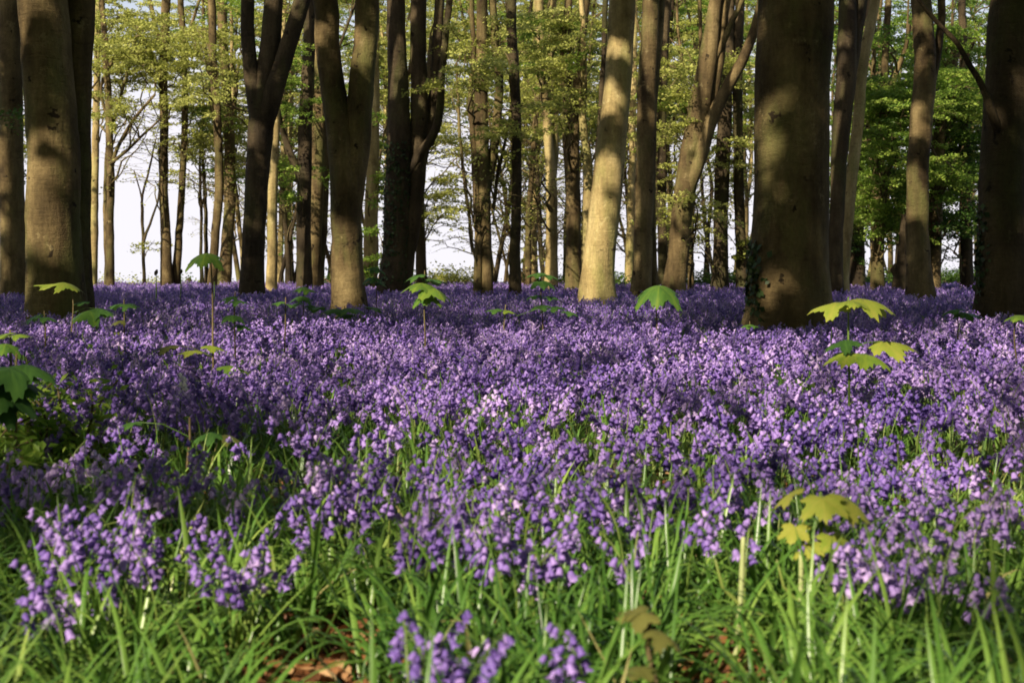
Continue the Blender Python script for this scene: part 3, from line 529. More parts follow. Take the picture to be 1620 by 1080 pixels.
# farther trees filling the grove behind, beyond the rise
FAR = [(30, 52), (352, 70), (470, 66), (607, 62), (650, 70), (832, 55),
       (885, 60), (1008, 58), (1060, 66), (1155, 68), (1188, 58), (1320, 60), (1372, 52), (1410, 60), (1440, 54), (1480, 62), (1512, 52), (1545, 58), (1590, 55)]
SLIM = [(455, 41), (533, 43), (780, 44), (838, 41), (880, 42), (915, 45), (1001, 46), (1082, 44), (1120, 47), (383, 47), (418, 50), (462, 46), (512, 49), (604, 47), (644, 52), (800, 50), (862, 52), (889, 46), (938, 50), (1007, 52), (1062, 48), (1342, 48), (1418, 51), (1470, 47)]
main_x = sorted((t[7][0][1][0][0], t[3], t[0]) for t in TREES)
used_lab = set()
for i, (px, d) in enumerate(FAR + SLIM):
    slim = i >= len(FAR)
    rng = np.random.default_rng(500 + i); key = f'F{i}'
    x0 = P(px, 440, d)[0]; gz = float(G(x0, d)); base = np.array([x0, d, gz])
    j = min(range(len(main_x)), key=lambda k: abs(main_x[k][0] - px))
    side = 'left' if px < main_x[j][0] else 'right'
    cands = [f'slim far tree in the grove behind, just {side} of {main_x[j][1]}', f'fainter far tree a little further {side} of {main_x[j][1]}', f'most distant tree showing {side} of {main_x[j][1]}']
    if slim: cands = [f'skinny crooked tree in the half distance, {side} of {main_x[j][1]}', f'second skinny crooked tree, {side} of {main_x[j][1]}', f'third skinny crooked tree, {side} of {main_x[j][1]}']
    lab = next((c for c in cands if c not in used_lab), cands[-1]); used_lab.add(lab)
    root = empty('young_tree' if slim else 'beech_tree', base, lab, 'tree', None); ROOT[key] = root; TXY[key] = (x0, d, 0.3)
    nb = NB(); nst = int(rng.integers(1, 4 if slim else 3)); axes = []
    for s in range(nst):
        q = base + np.array([rng.normal(0, .15), 0, -.15]); r = (rng.uniform(.06, .10) if slim else rng.uniform(.08, .16)) * (1 if s == 0 else .7)
        pts = [q.copy()]; rad = [r]; td = np.array([rng.normal(0, .14 if slim else .06) + (s * .12 if px % 2 else -s * .12), rng.normal(0, .05), 1.0])
        H = rng.uniform(14, 19)
        while q[2] < H:
            td = td * np.array([.9, .9, 1]) + rng.normal(0, .085, 3); td[2] = 1; q = q + td / np.linalg.norm(td) * 1.2; r *= .945
            pts.append(q.copy()); rad.append(max(r, .02))
        p2, r2 = catmull(pts, rad, .4); tube(nb, p2, r2, 8, rough_fn(rng, gz, .08, 4), rng.random()); axes.append((p2, r2))
    nb.build('trunk', (M_DARK if i % 2 else M_BEECH) if slim else (M_BEECH if i % 3 else M_PALE), root, base)
    allp = np.concatenate([a[0] for a in axes]); allr = np.concatenate([a[1] for a in axes])
    CROWN[key] = {}; TWIG[key] = NB(); TWIG[key].base = base
    dark = px > 1300
    lowrow = 370 if dark else (265 if px < 420 else 235)
    zlo = P(px, lowrow, d)[2]; ztop = P(px, -70, d)[2]
    nbg = 44 if dark else (96 if px < 420 else 90)
    if slim: nbg = 12
    for b in range(nbg):
        f = rng.random() ** (0.95 if dark else 0.7)
        z = zlo + (ztop - zlo) * f
        a = rng.uniform(0, 2 * PI); rr = rng.uniform(.4, 2.7)
        k = int(np.argmin(np.abs(allp[:, 2] - z)))
        tgt = np.array([allp[k][0] + rr * math.cos(a), allp[k][1] + rr * math.sin(a), z])
        cls = ('k' if rng.random() < .4 else 'g') if dark else ('g' if rng.random() < (.12 if px < 420 else .32) else 'o')
        bough(key, tgt, allp, allr, cls, rng, d, 1.15)
    for b in range(4 if dark else 22):                       # bare arching boughs and twigs lower down
        z = P(px, rng.uniform(120, 385), d)[2]; a = rng.uniform(0, 2 * PI); rr = rng.uniform(.6, 2.6)
        k = int(np.argmin(np.abs(allp[:, 2] - z))); bough(key, np.array([allp[k][0] + rr * math.cos(a), allp[k][1] + rr * math.sin(a), z]), allp, allr, 'o', rng, d, .10)
# ------------------------------------------------------------------ unseen beeches added behind the viewpoint, upper crowns shaped to dapple the wood
off = []
rng = np.random.default_rng(77)
for (x, y) in [(-12, -14), (-16.5, -9.5), (-8, -18), (-20, -4), (-4, -21), (-21, 4.5), (-18, 12.5), (-24, -1), (2.5, -8), (7, -2), (9.5, 6), (-1, -14), (-25, 9), (-15, -18), (-13, 20)]:
    key = f'S{len(off)}'; off.append(key)
    gz = float(G(x, y)); base = np.array([x, y, gz])
    root = empty('beech_tree', base, 'unseen beech added behind the viewpoint, its crown shading the glade', 'tree', 'unseen shade beeches behind the viewpoint')
    ROOT[key] = root; TXY[key] = (x, y, .5); CROWN[key] = {}; TWIG[key] = NB(); TWIG[key].base = base
    q = base - np.array([0, 0, .15]); r = rng.uniform(.2, .32); pts = [q.copy()]; rad = [r]; td = np.array([rng.normal(0, .05), rng.normal(0, .05), 1])
    while q[2] < 15:
        td = td + rng.normal(0, .05, 3); td[2] = 1; q = q + td / np.linalg.norm(td) * 1.3; r *= .93; pts.append(q.copy()); rad.append(max(r, .03))
    nb = NB(); p2, r2 = catmull(pts, rad, .35); tube(nb, p2, r2, 14, rough_fn(rng, gz, .06, 4), .5)
    nb.build('trunk', M_BEECH, root, base)
    for _ in range(9):
        i = rng.integers(len(p2) // 2, len(p2)); a = rng.uniform(0, 6.28); e = p2[i] + np.array([math.cos(a) * 3, math.sin(a) * 3, 1.5])
        tube(TWIG[key], np.array([p2[i], (p2[i] + e) / 2 + (0, 0, .3), e]), [.06, .045, .02], 5)

# sunlit places (px, py, depth or None = on the flowers, radius in px) and shaded places read from the photograph
def spot(px, py, d):
    if d is not None: return P(px, py, d)
    lo, hi = 1.5, 46.0
    for _ in range(40):
        m = (lo + hi) / 2
        if P(px, py, m)[2] > float(G(0, m)) + .22: lo = m
        else: hi = m
    return P(px, py, lo)
D = {t[0]: (t[5] or depth_of(t[4])) for t in TREES}
def tl(key, *spots): return [(x, y, D[key], r) for x, y, r in spots]
LIT = (tl('T1', (20, 250, 20), (18, 300, 18), (20, 360, 18), (20, 410, 14)) + tl('T2', (62, 60, 24), (60, 20, 20), (75, 270, 26), (62, 300, 22), (92, 300, 14), (85, 410, 18), (66, 480, 18))
  + tl('T3', (148, 400, 9), (149, 330, 9), (151, 260, 9), (152, 180, 9)) + tl('T4', (174, 420, 8), (174, 360, 8), (173, 260, 8)) + tl('T6', (262, 410, 14), (261, 340, 13), (260, 260, 12), (259, 190, 10), (284, 390, 8), (287, 300, 8))
  + tl('T9', (336, 80, 9), (341, 160, 9), (337, 420, 7)) + tl('T10', (362, 320, 10), (362, 250, 10), (356, 140, 9), (352, 60, 9), (355, 430, 10)) + tl('T12', (412, 145, 13), (411, 228, 15))
  + tl('T13', (429, 430, 12), (430, 380, 12), (431, 320, 12)) + tl('T14', (443, 410, 8), (457, 420, 8), (456, 350, 8)) + tl('T16', (491, 430, 15), (494, 370, 16), (499, 320, 12))
  + tl('T17', (550, 470, 32), (552, 440, 30), (548, 405, 22), (574, 90, 17), (516, 60, 12), (548, 375, 12)) + tl('T18', (586, 420, 11), (588, 350, 11), (590, 280, 10))
  + tl('T19', (624, 440, 10), (626, 60, 12), (632, 120, 12)) + tl('T21', (769, 440, 13), (768, 380, 12), (767, 320, 12), (764, 230, 12), (762, 170, 12), (765, 60, 10))
  + tl('T23', (843, 420, 8), (846, 330, 7)) + tl('T24', (870, 430, 8), (868, 240, 8), (860, 150, 8), (872, 350, 8)) + tl('T25', (906, 440, 12), (906, 300, 10), (912, 200, 7), (893, 140, 8))
  + tl('T26', (930, 240, 8), (924, 190, 7)) + tl('T27', (944, 460, 30), (947, 425, 28), (951, 385, 27), (955, 340, 26), (960, 300, 26), (963, 275, 22), (975, 165, 20), (973, 185, 16), (983, 92, 14))
  + tl('T28', (994, 420, 9), (996, 350, 9)) + tl('T29', (1018, 330, 13), (1020, 270, 13), (1021, 200, 14), (1020, 130, 14), (1027, 50, 14), (1016, 420, 9))
  + tl('T31', (1068, 440, 20), (1074, 395, 19), (1081, 345, 18), (1088, 290, 18), (1098, 230, 17), (1108, 170, 17), (1119, 100, 15), (1128, 40, 12), (1145, 60, 9), (1143, 150, 12), (1165, 110, 10), (1182, 75, 10))
  + tl('T32', (1094, 445, 8), (1094, 425, 7)) + tl('T33', (1140, 200, 6), (1139, 410, 7)) + tl('T35', (1228, 215, 17), (1248, 265, 18), (1222, 330, 13), (1262, 345, 13), (1245, 490, 24), (1220, 60, 9), (1280, 420, 9))
  + tl('T36', (1324, 285, 12), (1326, 240, 9)) + tl('T37', (1345, 290, 10), (1355, 210, 10), (1362, 130, 10), (1376, 50, 9)) + tl('T39', (1390, 420, 10), (1391, 370, 10), (1391, 300, 9), (1396, 200, 7), (1400, 100, 7))
  + tl('T41', (1459, 55, 16), (1461, 110, 14), (1456, 215, 12), (1450, 320, 16), (1452, 345, 15), (1447, 280, 9)) + tl('T42', (1487, 200, 12), (1505, 120, 9), (1500, 250, 14), (1510, 160, 14))
  + [(x, y, 36, r) for x, y, r in [(1400, 130, 24), (1405, 165, 26), (1398, 215, 24), (1395, 285, 26), (1400, 325, 20), (1505, 125, 26), (1500, 260, 26), (1350, 60, 20)]]
  + [(x, y, 50, r) for x, y, r in [(230, 100, 60), (330, 120, 50), (600, 230, 50), (700, 250, 50), (850, 130, 60), (1080, 150, 50), (1200, 150, 40), (460, 200, 40)]]
  + [(x, y, None, r) for x, y, r in [(60, 545, 60), (150, 560, 70), (260, 500, 60), (340, 490, 50), (480, 530, 60), (560, 570, 70), (660, 560, 80), (760, 560, 70), (850, 560, 60), (940, 560, 60), (1010, 500, 50), (900, 495, 40), (700, 480, 40), (1100, 480, 40),
     (700, 640, 80), (800, 640, 80), (900, 640, 90), (1000, 640, 80), (620, 660, 60), (1100, 600, 80), (1200, 600, 70), (1150, 680, 90), (1250, 700, 90), (1350, 690, 90), (1450, 660, 90), (1560, 590, 80), (1560, 640, 60), (1050, 720, 80), (920, 720, 60), (1350, 760, 80), (1500, 740, 70), (1590, 760, 60),
     (150, 830, 90), (250, 860, 60), (110, 930, 60), (200, 1000, 90), (60, 1010, 70), (640, 900, 60), (780, 850, 60), (700, 1000, 90), (840, 980, 70), (960, 900, 70), (1020, 850, 60), (1120, 860, 80), (1180, 930, 70), (1380, 870, 90), (1300, 800, 70), (1460, 880, 60), (1250, 1000, 90), (1400, 1010, 90), (1530, 1020, 70), (500, 810, 40), (400, 1000, 60), (510, 1040, 60),
     (70, 640, 60), (30, 720, 40), (340, 570, 60), (390, 590, 40), (1500, 470, 30), (1180, 530, 50), (1300, 560, 50), (480, 620, 40), (540, 700, 40), (200, 720, 40), (1570, 540, 30), (1150, 770, 60)]])
DARK = (tl('T2', (80, 150, 34), (85, 200, 28), (120, 100, 20), (60, 235, 16), (110, 330, 24), (115, 460, 24), (80, 345, 22)) + tl('T1', (15, 80, 22), (16, 160, 20)) + tl('T12', (425, 60, 40), (400, 60, 20), (460, 60, 24), (404, 320, 26), (400, 390, 26), (412, 185, 14), (400, 450, 20))
  + tl('T15', (483, 200, 30), (483, 320, 26), (483, 80, 26)) + tl('T17', (548, 330, 30), (548, 270, 32), (530, 200, 30), (562, 200, 30), (520, 130, 24), (572, 150, 20), (545, 240, 30), (576, 20, 20), (515, 15, 18))
  + tl('T19', (628, 200, 26), (628, 300, 30), (650, 330, 24), (662, 200, 22), (640, 400, 26), (664, 60, 18), (690, 100, 18)) + tl('T22', (816, 300, 16), (815, 150, 16), (814, 420, 16), (810, 40, 14))
  + tl('T25', (907, 380, 16), (900, 230, 12)) + tl('T27', (985, 50, 24), (985, 10, 24), (979, 130, 20), (968, 222, 26), (966, 245, 20)) + tl('T29', (1017, 455, 14), (1018, 380, 9)) + tl('T30', (1048, 300, 10), (1048, 150, 10), (1048, 400, 10))
  + tl('T33', (1140, 320, 16), (1142, 120, 14)) + tl('T34', (1168, 300, 12), (1168, 150, 12), (1171, 400, 12))
  + tl('T35', (1280, 60, 50), (1220, 120, 40), (1290, 160, 40), (1300, 260, 30), (1205, 400, 30), (1260, 400, 40), (1300, 340, 26), (1210, 470, 26), (1295, 470, 30), (1270, 120, 40), (1215, 20, 30), (1240, 440, 26))
  + tl('T36', (1335, 100, 30), (1345, 30, 30), (1325, 380, 18), (1330, 180, 20)) + tl('T38', (1357, 400, 24), (1358, 320, 24)) + tl('T41', (1461, 160, 16), (1456, 255, 12), (1454, 400, 26), (1455, 450, 26), (1462, 20, 10), (1453, 375, 16))
  + tl('T43', (1530, 380, 24), (1528, 250, 30)) + tl('T44', (1570, 60, 40), (1570, 160, 40), (1570, 260, 40), (1570, 350, 40), (1570, 440, 40), (1600, 100, 30), (1600, 300, 40), (1600, 420, 40), (1590, 480, 30))
  + [(x, y, 40, r) for x, y, r in [(1360, 360, 40), (1510, 380, 40), (1500, 310, 30), (1420, 390, 30), (1370, 250, 24), (1430, 240, 18)]]
  + [(x, y, None, r) for x, y, r in [(150, 640, 60), (240, 650, 60), (330, 660, 60), (420, 680, 50), (130, 700, 60), (60, 790, 60), (260, 760, 60), (350, 760, 70), (430, 770, 60), (420, 830, 60), (530, 860, 60), (330, 810, 40), 
     (210, 600, 40), (280, 590, 30), (40, 600, 50), (1200, 520, 70), (1330, 520, 90), (1450, 510, 70), (1420, 480, 60), (1560, 510, 50), (1280, 530, 60), (620, 510, 60), (560, 520, 50), (740, 520, 50), (820, 515, 40), (420, 480, 50), (180, 470, 60), (90, 510, 50), (1130, 500, 40),
     (500, 940, 60), (460, 1010, 50), (1200, 850, 30), (1560, 850, 60), (1540, 930, 60), (1010, 960, 50), (1480, 560, 50), (1090, 640, 30), (300, 1030, 40)]])
def lines(L):
    q = np.array([spot(x, y, d) for x, y, d, r in L]); r = np.array([r * q[i][1] / FPX * (2.6 if q[i][1] < 3.6 else (1.35 if d is None else 1.08)) for i, (x, y, d, r) in enumerate(L)])
    return q, r
LIT += [(480, 1045, 2.82, 70), (540, 1045, 2.82, 60), (430, 1050, 2.8, 60), (1130, 1050, 2.8, 70), (980, 900, 3.0, 110), (1100, 880, 3.0, 120), (1200, 900, 3.0, 110), (300, 960, 2.9, 80), (760, 930, 2.9, 90), (1480, 980, 2.9, 90), (150, 830, 2.85, 90), (220, 840, 2.85, 70), (690, 1010, 2.05, 80), (740, 1010, 2.05, 60), (930, 1020, 2.05, 60), (1380, 870, 2.75, 100), (1330, 880, 2.75, 60), (840, 850, 2.75, 60), (1000, 840, 2.75, 50), (1030, 985, 2.15, 70), (1172, 805, 2.95, 40), (505, 780, 3.1, 40), (10, 910, 2.45, 50), (385, 875, 2.75, 40),
        (1379, 20, D['T37'], 10), (1371, 70, D['T37'], 10), (1358, 160, D['T37'], 12), (1350, 240, D['T37'], 12), (332, 412, 7.2, 36), (320, 555, 7.2, 36), (378, 585, 7.2, 30), (85, 455, 10.5, 40), (125, 458, 10.5, 34), (150, 500, 10.5, 24), (1310, 482, 5.9, 50), (1370, 480, 5.9, 56), (1340, 570, 5.9, 50), (1420, 552, 5.9, 44),
        (680, 460, 9.6, 50), (655, 445, 9.6, 24), (1040, 470, 10, 36), (1290, 785, 2.95, 60), (1255, 840, 2.95, 40), (1350, 795, 2.95, 40), (30, 535, 6, 36), (100, 640, 4.6, 50)]
LQ, LR = lines(LIT); DQ, DR = lines(DARK)
def lit_mask(p):
    """True for crown points that would shade one of the sunlit places"""
    bad = np.zeros(len(p), bool); soft = R.uniform(.55, 1.35, len(p))
    for q, r in zip(LQ, LR):
        v = p - q; s = v @ SUN; dd = np.linalg.norm(v - s[:, None] * SUN, axis=1)
        bad |= (dd < r * soft + 0.04) & (s > 0.3)
    return bad
cand = []
for q, r in zip(DQ, DR):                                     # leaf clumps added on the sun's path to shade each dark place
    for k in range(2):
        z = R.uniform(9.5, 15.5); c = q + SUN * (z - q[2]) / SUN[2]
        n = int(np.clip(110 * r * r / .16, 26, 260)); u = R.normal(0, 1, (n, 3)); u /= np.linalg.norm(u, axis=1)[:, None]
        cand.append(c + u * (R.random(n) ** .5)[:, None] * np.array([1, 1, .6]) * r * 1.1)
n = 330000
p = np.column_stack([R.uniform(-32, 22, n), R.uniform(-24, 42, n), R.uniform(8.5, 16, n)])
nz = vnoise(p[:, 0] * .55 + p[:, 2] * .35, p[:, 1] * .55 - p[:, 2] * .3) * .6 + vnoise(p[:, 0] * 1.3 + 9, p[:, 1] * 1.3 + p[:, 2]) * .4
p = p[nz > 0.36]
h = p - SUN * ((p[:, 2:3] - .3) / SUN[2]); infield = (h[:, 1] > 2.5) & (h[:, 1] < 12.5) & (np.abs(h[:, 0]) < .42 * h[:, 1])
p = p[~infield | (R.random(len(p)) < .38)]                  # crown leaves thinned to let more sun into the glade
hitz = lambda y: p[:, 2] - (y - p[:, 1]) / -SUN[1] * SUN[2]     # height at which a leaf's shade crosses depth y
sh = ((hitz(50) > 1.5) & (hitz(50) < 16)) | ((hitz(38) > 2.2) & (hitz(38) < 14)) | ((hitz(31) > 2.5) & (hitz(31) < 12))
p = p[~sh | (R.random(len(p)) < .06)]                       # gaps cut over the rim to let the sun reach the far grove
cand.append(p)
n = 170000                                                   # unseen loose leaves added behind to block low sky light, clear of the sun
q = np.column_stack([R.uniform(-42, 30, n), R.uniform(-40, 6, n), R.uniform(.5, 9, n)]); hit = q - SUN * (q[:, 2:3] / SUN[2])
out = (hit[:, 1] < 1.0) | (np.abs(hit[:, 0]) > .5 * np.abs(hit[:, 1]) + .5); far = np.hypot(q[:, 0], q[:, 1]) > 7
_, _, ff = to_px(q); q = q[out & far & ((ff < 0.3) | (np.abs(q[:, 0]) > .5 * np.abs(q[:, 1]) + 1.5))]
cand.append(q)
p = np.concatenate(cand)
_, py, f = to_px(p); p = p[(f < 0.5) | (py < -25)]           # keep the high crowns above what the picture shows
p = p[~lit_mask(p)]
keys = [k for k in TXY if not k.startswith('F') and k not in ('T5', 'T8', 'T11', 'T14', 'T26b', 'T32', 'T40')]
txy = np.array([TXY[k][:2] for k in keys])
near = np.argmin(((p[:, None, :2] - txy[None]) ** 2).sum(-1), axis=1)
for i, k in enumerate(keys):
    sel = p[near == i]
    if len(sel): leaves(crown_nb(k, 'g' if k.startswith('S') or not CROWN[k] else list(CROWN[k])[0]), sel, .32, .7)  # added shade leaves join the crown of the nearest tree
for k in CROWN:
    b = TWIG[k].base
    if TWIG[k].n: TWIG[k].build('branches', M_TWIG, ROOT[k], b)
    for cls, nb in CROWN[k].items():
        if nb.n: nb.build('crown', M_LEAF[cls], ROOT[k], b, smooth=False)
# ------------------------------------------------------------------ sycamore seedlings
def lobed_leaf(nb, at, heading, size, droop, pitch, roll, tint, rng):
    """five-lobed toothed leaf; 'at' is where the stalk meets the blade, heading its midrib direction"""
    ns, nr = 60, 5
    th = np.linspace(-PI, PI, ns, endpoint=False)
    R0 = np.zeros(ns)
    for c, l, w in [(0, 1.0, .62), (0.90, .95, .58), (-0.90, .95, .58), (1.85, .74, .55), (-1.85, .74, .55)]:
        dlt = np.abs((th - c + PI) % (2 * PI) - PI)
        R0 = np.maximum(R0, l * np.clip(1 - (dlt / w) ** 1.4 * .52, .0, 1))
    R0 = np.maximum(R0, 0.52 * (np.abs(th) < 2.5)); R0 = np.where(np.abs(th) > 2.8, .14, R0)
    R0 = R0 * (1 + .06 * np.where(np.arange(ns) % 2 == 0, 1, -1)) * (1 + rng.normal(0, .03, ns))
    rho = np.linspace(0, 1, nr + 1)[1:]
    rr = rho[:, None] * R0[None]
    x = rr * np.cos(th); y = rr * np.sin(th)
    vein = np.cos(th * 3.6) * .05 * rr
    z = -droop * (np.abs(y) ** 1.7 * .75 + np.clip(x, 0, 2) ** 2 * .45 + .2 * rr ** 2) + vein + .03 * np.sin(5 * x + rng.uniform(0, 6)) * rr
    V = np.vstack([[[0, 0, 0]], np.stack([x, y, z], -1).reshape(-1, 3)]) * size * .62
    cr, sr = math.cos(roll), math.sin(roll); V = V @ np.array([[1, 0, 0], [0, cr, -sr], [0, sr, cr]]).T
    cp, sp = math.cos(pitch), math.sin(pitch); V = V @ np.array([[cp, 0, -sp], [0, 1, 0], [sp, 0, cp]]).T
    ch, sh = math.cos(heading), math.sin(heading); V = V @ np.array([[ch, -sh, 0], [sh, ch, 0], [0, 0, 1]]).T
    T = [(0, 1 + k, 1 + (k + 1) % ns) for k in range(ns)]
    Q = [(1 + r * ns + k, 1 + (r + 1) * ns + k, 1 + (r + 1) * ns + (k + 1) % ns, 1 + r * ns + (k + 1) % ns) for r in range(nr - 1) for k in range(ns)]
    ax = np.min(np.abs(th[None] - np.array([0, .9, -.9, 1.85, -1.85])[:, None]), 0); vn = .16 * np.exp(-(ax / .07) ** 2)
    tv = np.concatenate([[tint + .16], (np.tile(vn, nr) + np.repeat(np.linspace(0, -.05, nr), ns))+ tint + .05 * np.sin(np.repeat(rho, ns) * 9 + np.tile(th * 7, nr))])
    nb.add(V + at, Q, T, np.clip(tv + rng.normal(0, .03, len(V)), 0, 1))

# label, depth, stem foot x, stem top (x, y), leaves (x, y, width px, tint, heading degrees [270 = to the camera], droop, bronze)
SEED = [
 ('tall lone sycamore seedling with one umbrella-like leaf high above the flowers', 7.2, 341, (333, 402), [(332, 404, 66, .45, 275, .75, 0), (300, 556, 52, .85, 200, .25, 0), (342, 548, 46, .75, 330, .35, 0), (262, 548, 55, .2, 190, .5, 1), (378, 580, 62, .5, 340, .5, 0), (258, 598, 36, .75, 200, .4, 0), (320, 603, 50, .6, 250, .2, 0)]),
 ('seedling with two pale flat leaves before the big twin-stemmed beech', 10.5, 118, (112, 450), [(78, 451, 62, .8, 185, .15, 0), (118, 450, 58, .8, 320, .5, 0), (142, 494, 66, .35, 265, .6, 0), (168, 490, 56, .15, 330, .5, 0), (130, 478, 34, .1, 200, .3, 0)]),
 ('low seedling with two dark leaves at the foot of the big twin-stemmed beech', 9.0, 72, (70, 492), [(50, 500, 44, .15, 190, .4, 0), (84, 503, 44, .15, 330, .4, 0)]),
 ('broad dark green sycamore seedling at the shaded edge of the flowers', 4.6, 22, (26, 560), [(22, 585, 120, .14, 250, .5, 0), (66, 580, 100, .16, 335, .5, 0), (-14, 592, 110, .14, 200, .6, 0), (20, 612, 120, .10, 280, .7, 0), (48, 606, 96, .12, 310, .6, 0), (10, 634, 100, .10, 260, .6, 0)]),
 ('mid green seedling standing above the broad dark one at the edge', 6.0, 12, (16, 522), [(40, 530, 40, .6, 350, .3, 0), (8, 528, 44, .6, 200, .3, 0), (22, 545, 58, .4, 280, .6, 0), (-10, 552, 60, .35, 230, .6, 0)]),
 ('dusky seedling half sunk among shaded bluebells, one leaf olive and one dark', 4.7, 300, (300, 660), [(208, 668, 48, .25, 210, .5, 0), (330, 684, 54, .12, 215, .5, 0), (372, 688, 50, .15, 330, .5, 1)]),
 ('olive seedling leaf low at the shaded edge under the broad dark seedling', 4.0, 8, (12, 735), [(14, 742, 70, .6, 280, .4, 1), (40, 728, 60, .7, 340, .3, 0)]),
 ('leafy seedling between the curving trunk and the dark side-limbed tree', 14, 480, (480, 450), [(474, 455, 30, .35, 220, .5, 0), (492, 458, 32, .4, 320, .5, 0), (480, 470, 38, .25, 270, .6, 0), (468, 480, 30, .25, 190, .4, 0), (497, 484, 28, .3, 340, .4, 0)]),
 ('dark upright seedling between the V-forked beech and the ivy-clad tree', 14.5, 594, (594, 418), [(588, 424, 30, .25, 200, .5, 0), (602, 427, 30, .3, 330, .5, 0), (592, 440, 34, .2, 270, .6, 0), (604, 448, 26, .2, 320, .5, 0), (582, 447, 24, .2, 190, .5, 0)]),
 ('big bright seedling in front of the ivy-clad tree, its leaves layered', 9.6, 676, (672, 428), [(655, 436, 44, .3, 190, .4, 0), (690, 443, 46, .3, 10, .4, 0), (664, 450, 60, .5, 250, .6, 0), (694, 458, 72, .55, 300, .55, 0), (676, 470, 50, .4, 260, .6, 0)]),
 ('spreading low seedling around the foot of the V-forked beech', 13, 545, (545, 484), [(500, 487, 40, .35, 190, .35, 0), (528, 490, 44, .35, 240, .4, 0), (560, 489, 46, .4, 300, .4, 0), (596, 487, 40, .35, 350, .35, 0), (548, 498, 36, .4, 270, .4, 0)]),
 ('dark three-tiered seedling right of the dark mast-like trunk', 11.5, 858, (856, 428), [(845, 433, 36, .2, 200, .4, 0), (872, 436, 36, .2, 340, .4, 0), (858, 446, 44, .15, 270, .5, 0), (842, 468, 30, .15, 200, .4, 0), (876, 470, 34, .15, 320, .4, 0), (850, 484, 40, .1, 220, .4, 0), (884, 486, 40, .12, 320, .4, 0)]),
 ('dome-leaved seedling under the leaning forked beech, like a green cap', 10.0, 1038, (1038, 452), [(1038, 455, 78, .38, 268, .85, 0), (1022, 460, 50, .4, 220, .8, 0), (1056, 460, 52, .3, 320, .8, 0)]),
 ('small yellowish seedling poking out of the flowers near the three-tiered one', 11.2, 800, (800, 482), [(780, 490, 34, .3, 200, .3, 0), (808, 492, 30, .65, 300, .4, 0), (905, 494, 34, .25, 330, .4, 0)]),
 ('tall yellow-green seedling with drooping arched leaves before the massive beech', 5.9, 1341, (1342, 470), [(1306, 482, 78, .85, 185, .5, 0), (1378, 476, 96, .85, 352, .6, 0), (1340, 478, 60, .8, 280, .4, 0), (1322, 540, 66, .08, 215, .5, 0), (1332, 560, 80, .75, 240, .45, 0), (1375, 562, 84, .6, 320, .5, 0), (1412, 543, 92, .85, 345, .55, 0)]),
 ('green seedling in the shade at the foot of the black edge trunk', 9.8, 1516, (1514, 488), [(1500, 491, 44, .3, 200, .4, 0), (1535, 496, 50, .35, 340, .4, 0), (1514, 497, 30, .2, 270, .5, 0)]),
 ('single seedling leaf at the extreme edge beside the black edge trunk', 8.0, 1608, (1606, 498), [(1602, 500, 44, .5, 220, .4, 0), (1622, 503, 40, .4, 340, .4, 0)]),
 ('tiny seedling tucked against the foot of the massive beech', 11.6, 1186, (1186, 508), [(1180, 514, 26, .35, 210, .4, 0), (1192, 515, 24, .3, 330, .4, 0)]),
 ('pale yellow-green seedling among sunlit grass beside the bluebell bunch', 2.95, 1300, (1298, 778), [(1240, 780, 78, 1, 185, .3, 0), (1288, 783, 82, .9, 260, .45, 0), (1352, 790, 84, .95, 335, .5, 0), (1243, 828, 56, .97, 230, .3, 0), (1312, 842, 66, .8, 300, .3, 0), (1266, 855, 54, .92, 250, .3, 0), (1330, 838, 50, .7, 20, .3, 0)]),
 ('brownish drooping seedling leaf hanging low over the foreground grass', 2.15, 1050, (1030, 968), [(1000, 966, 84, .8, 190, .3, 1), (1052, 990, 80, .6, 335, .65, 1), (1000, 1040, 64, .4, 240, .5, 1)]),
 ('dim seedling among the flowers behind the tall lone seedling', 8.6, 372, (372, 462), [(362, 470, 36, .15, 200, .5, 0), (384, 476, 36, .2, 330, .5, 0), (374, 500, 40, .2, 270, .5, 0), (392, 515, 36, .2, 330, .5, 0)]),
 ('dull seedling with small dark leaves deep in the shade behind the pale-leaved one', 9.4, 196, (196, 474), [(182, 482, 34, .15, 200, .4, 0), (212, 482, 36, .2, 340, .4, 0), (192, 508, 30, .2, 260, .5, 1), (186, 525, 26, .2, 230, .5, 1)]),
 ('seedling with short mid green leaves in the flowers near the spindly pair', 9.0, 452, (452, 470), [(440, 478, 26, .3, 200, .4, 0), (462, 482, 26, .3, 330, .4, 0)]),
]
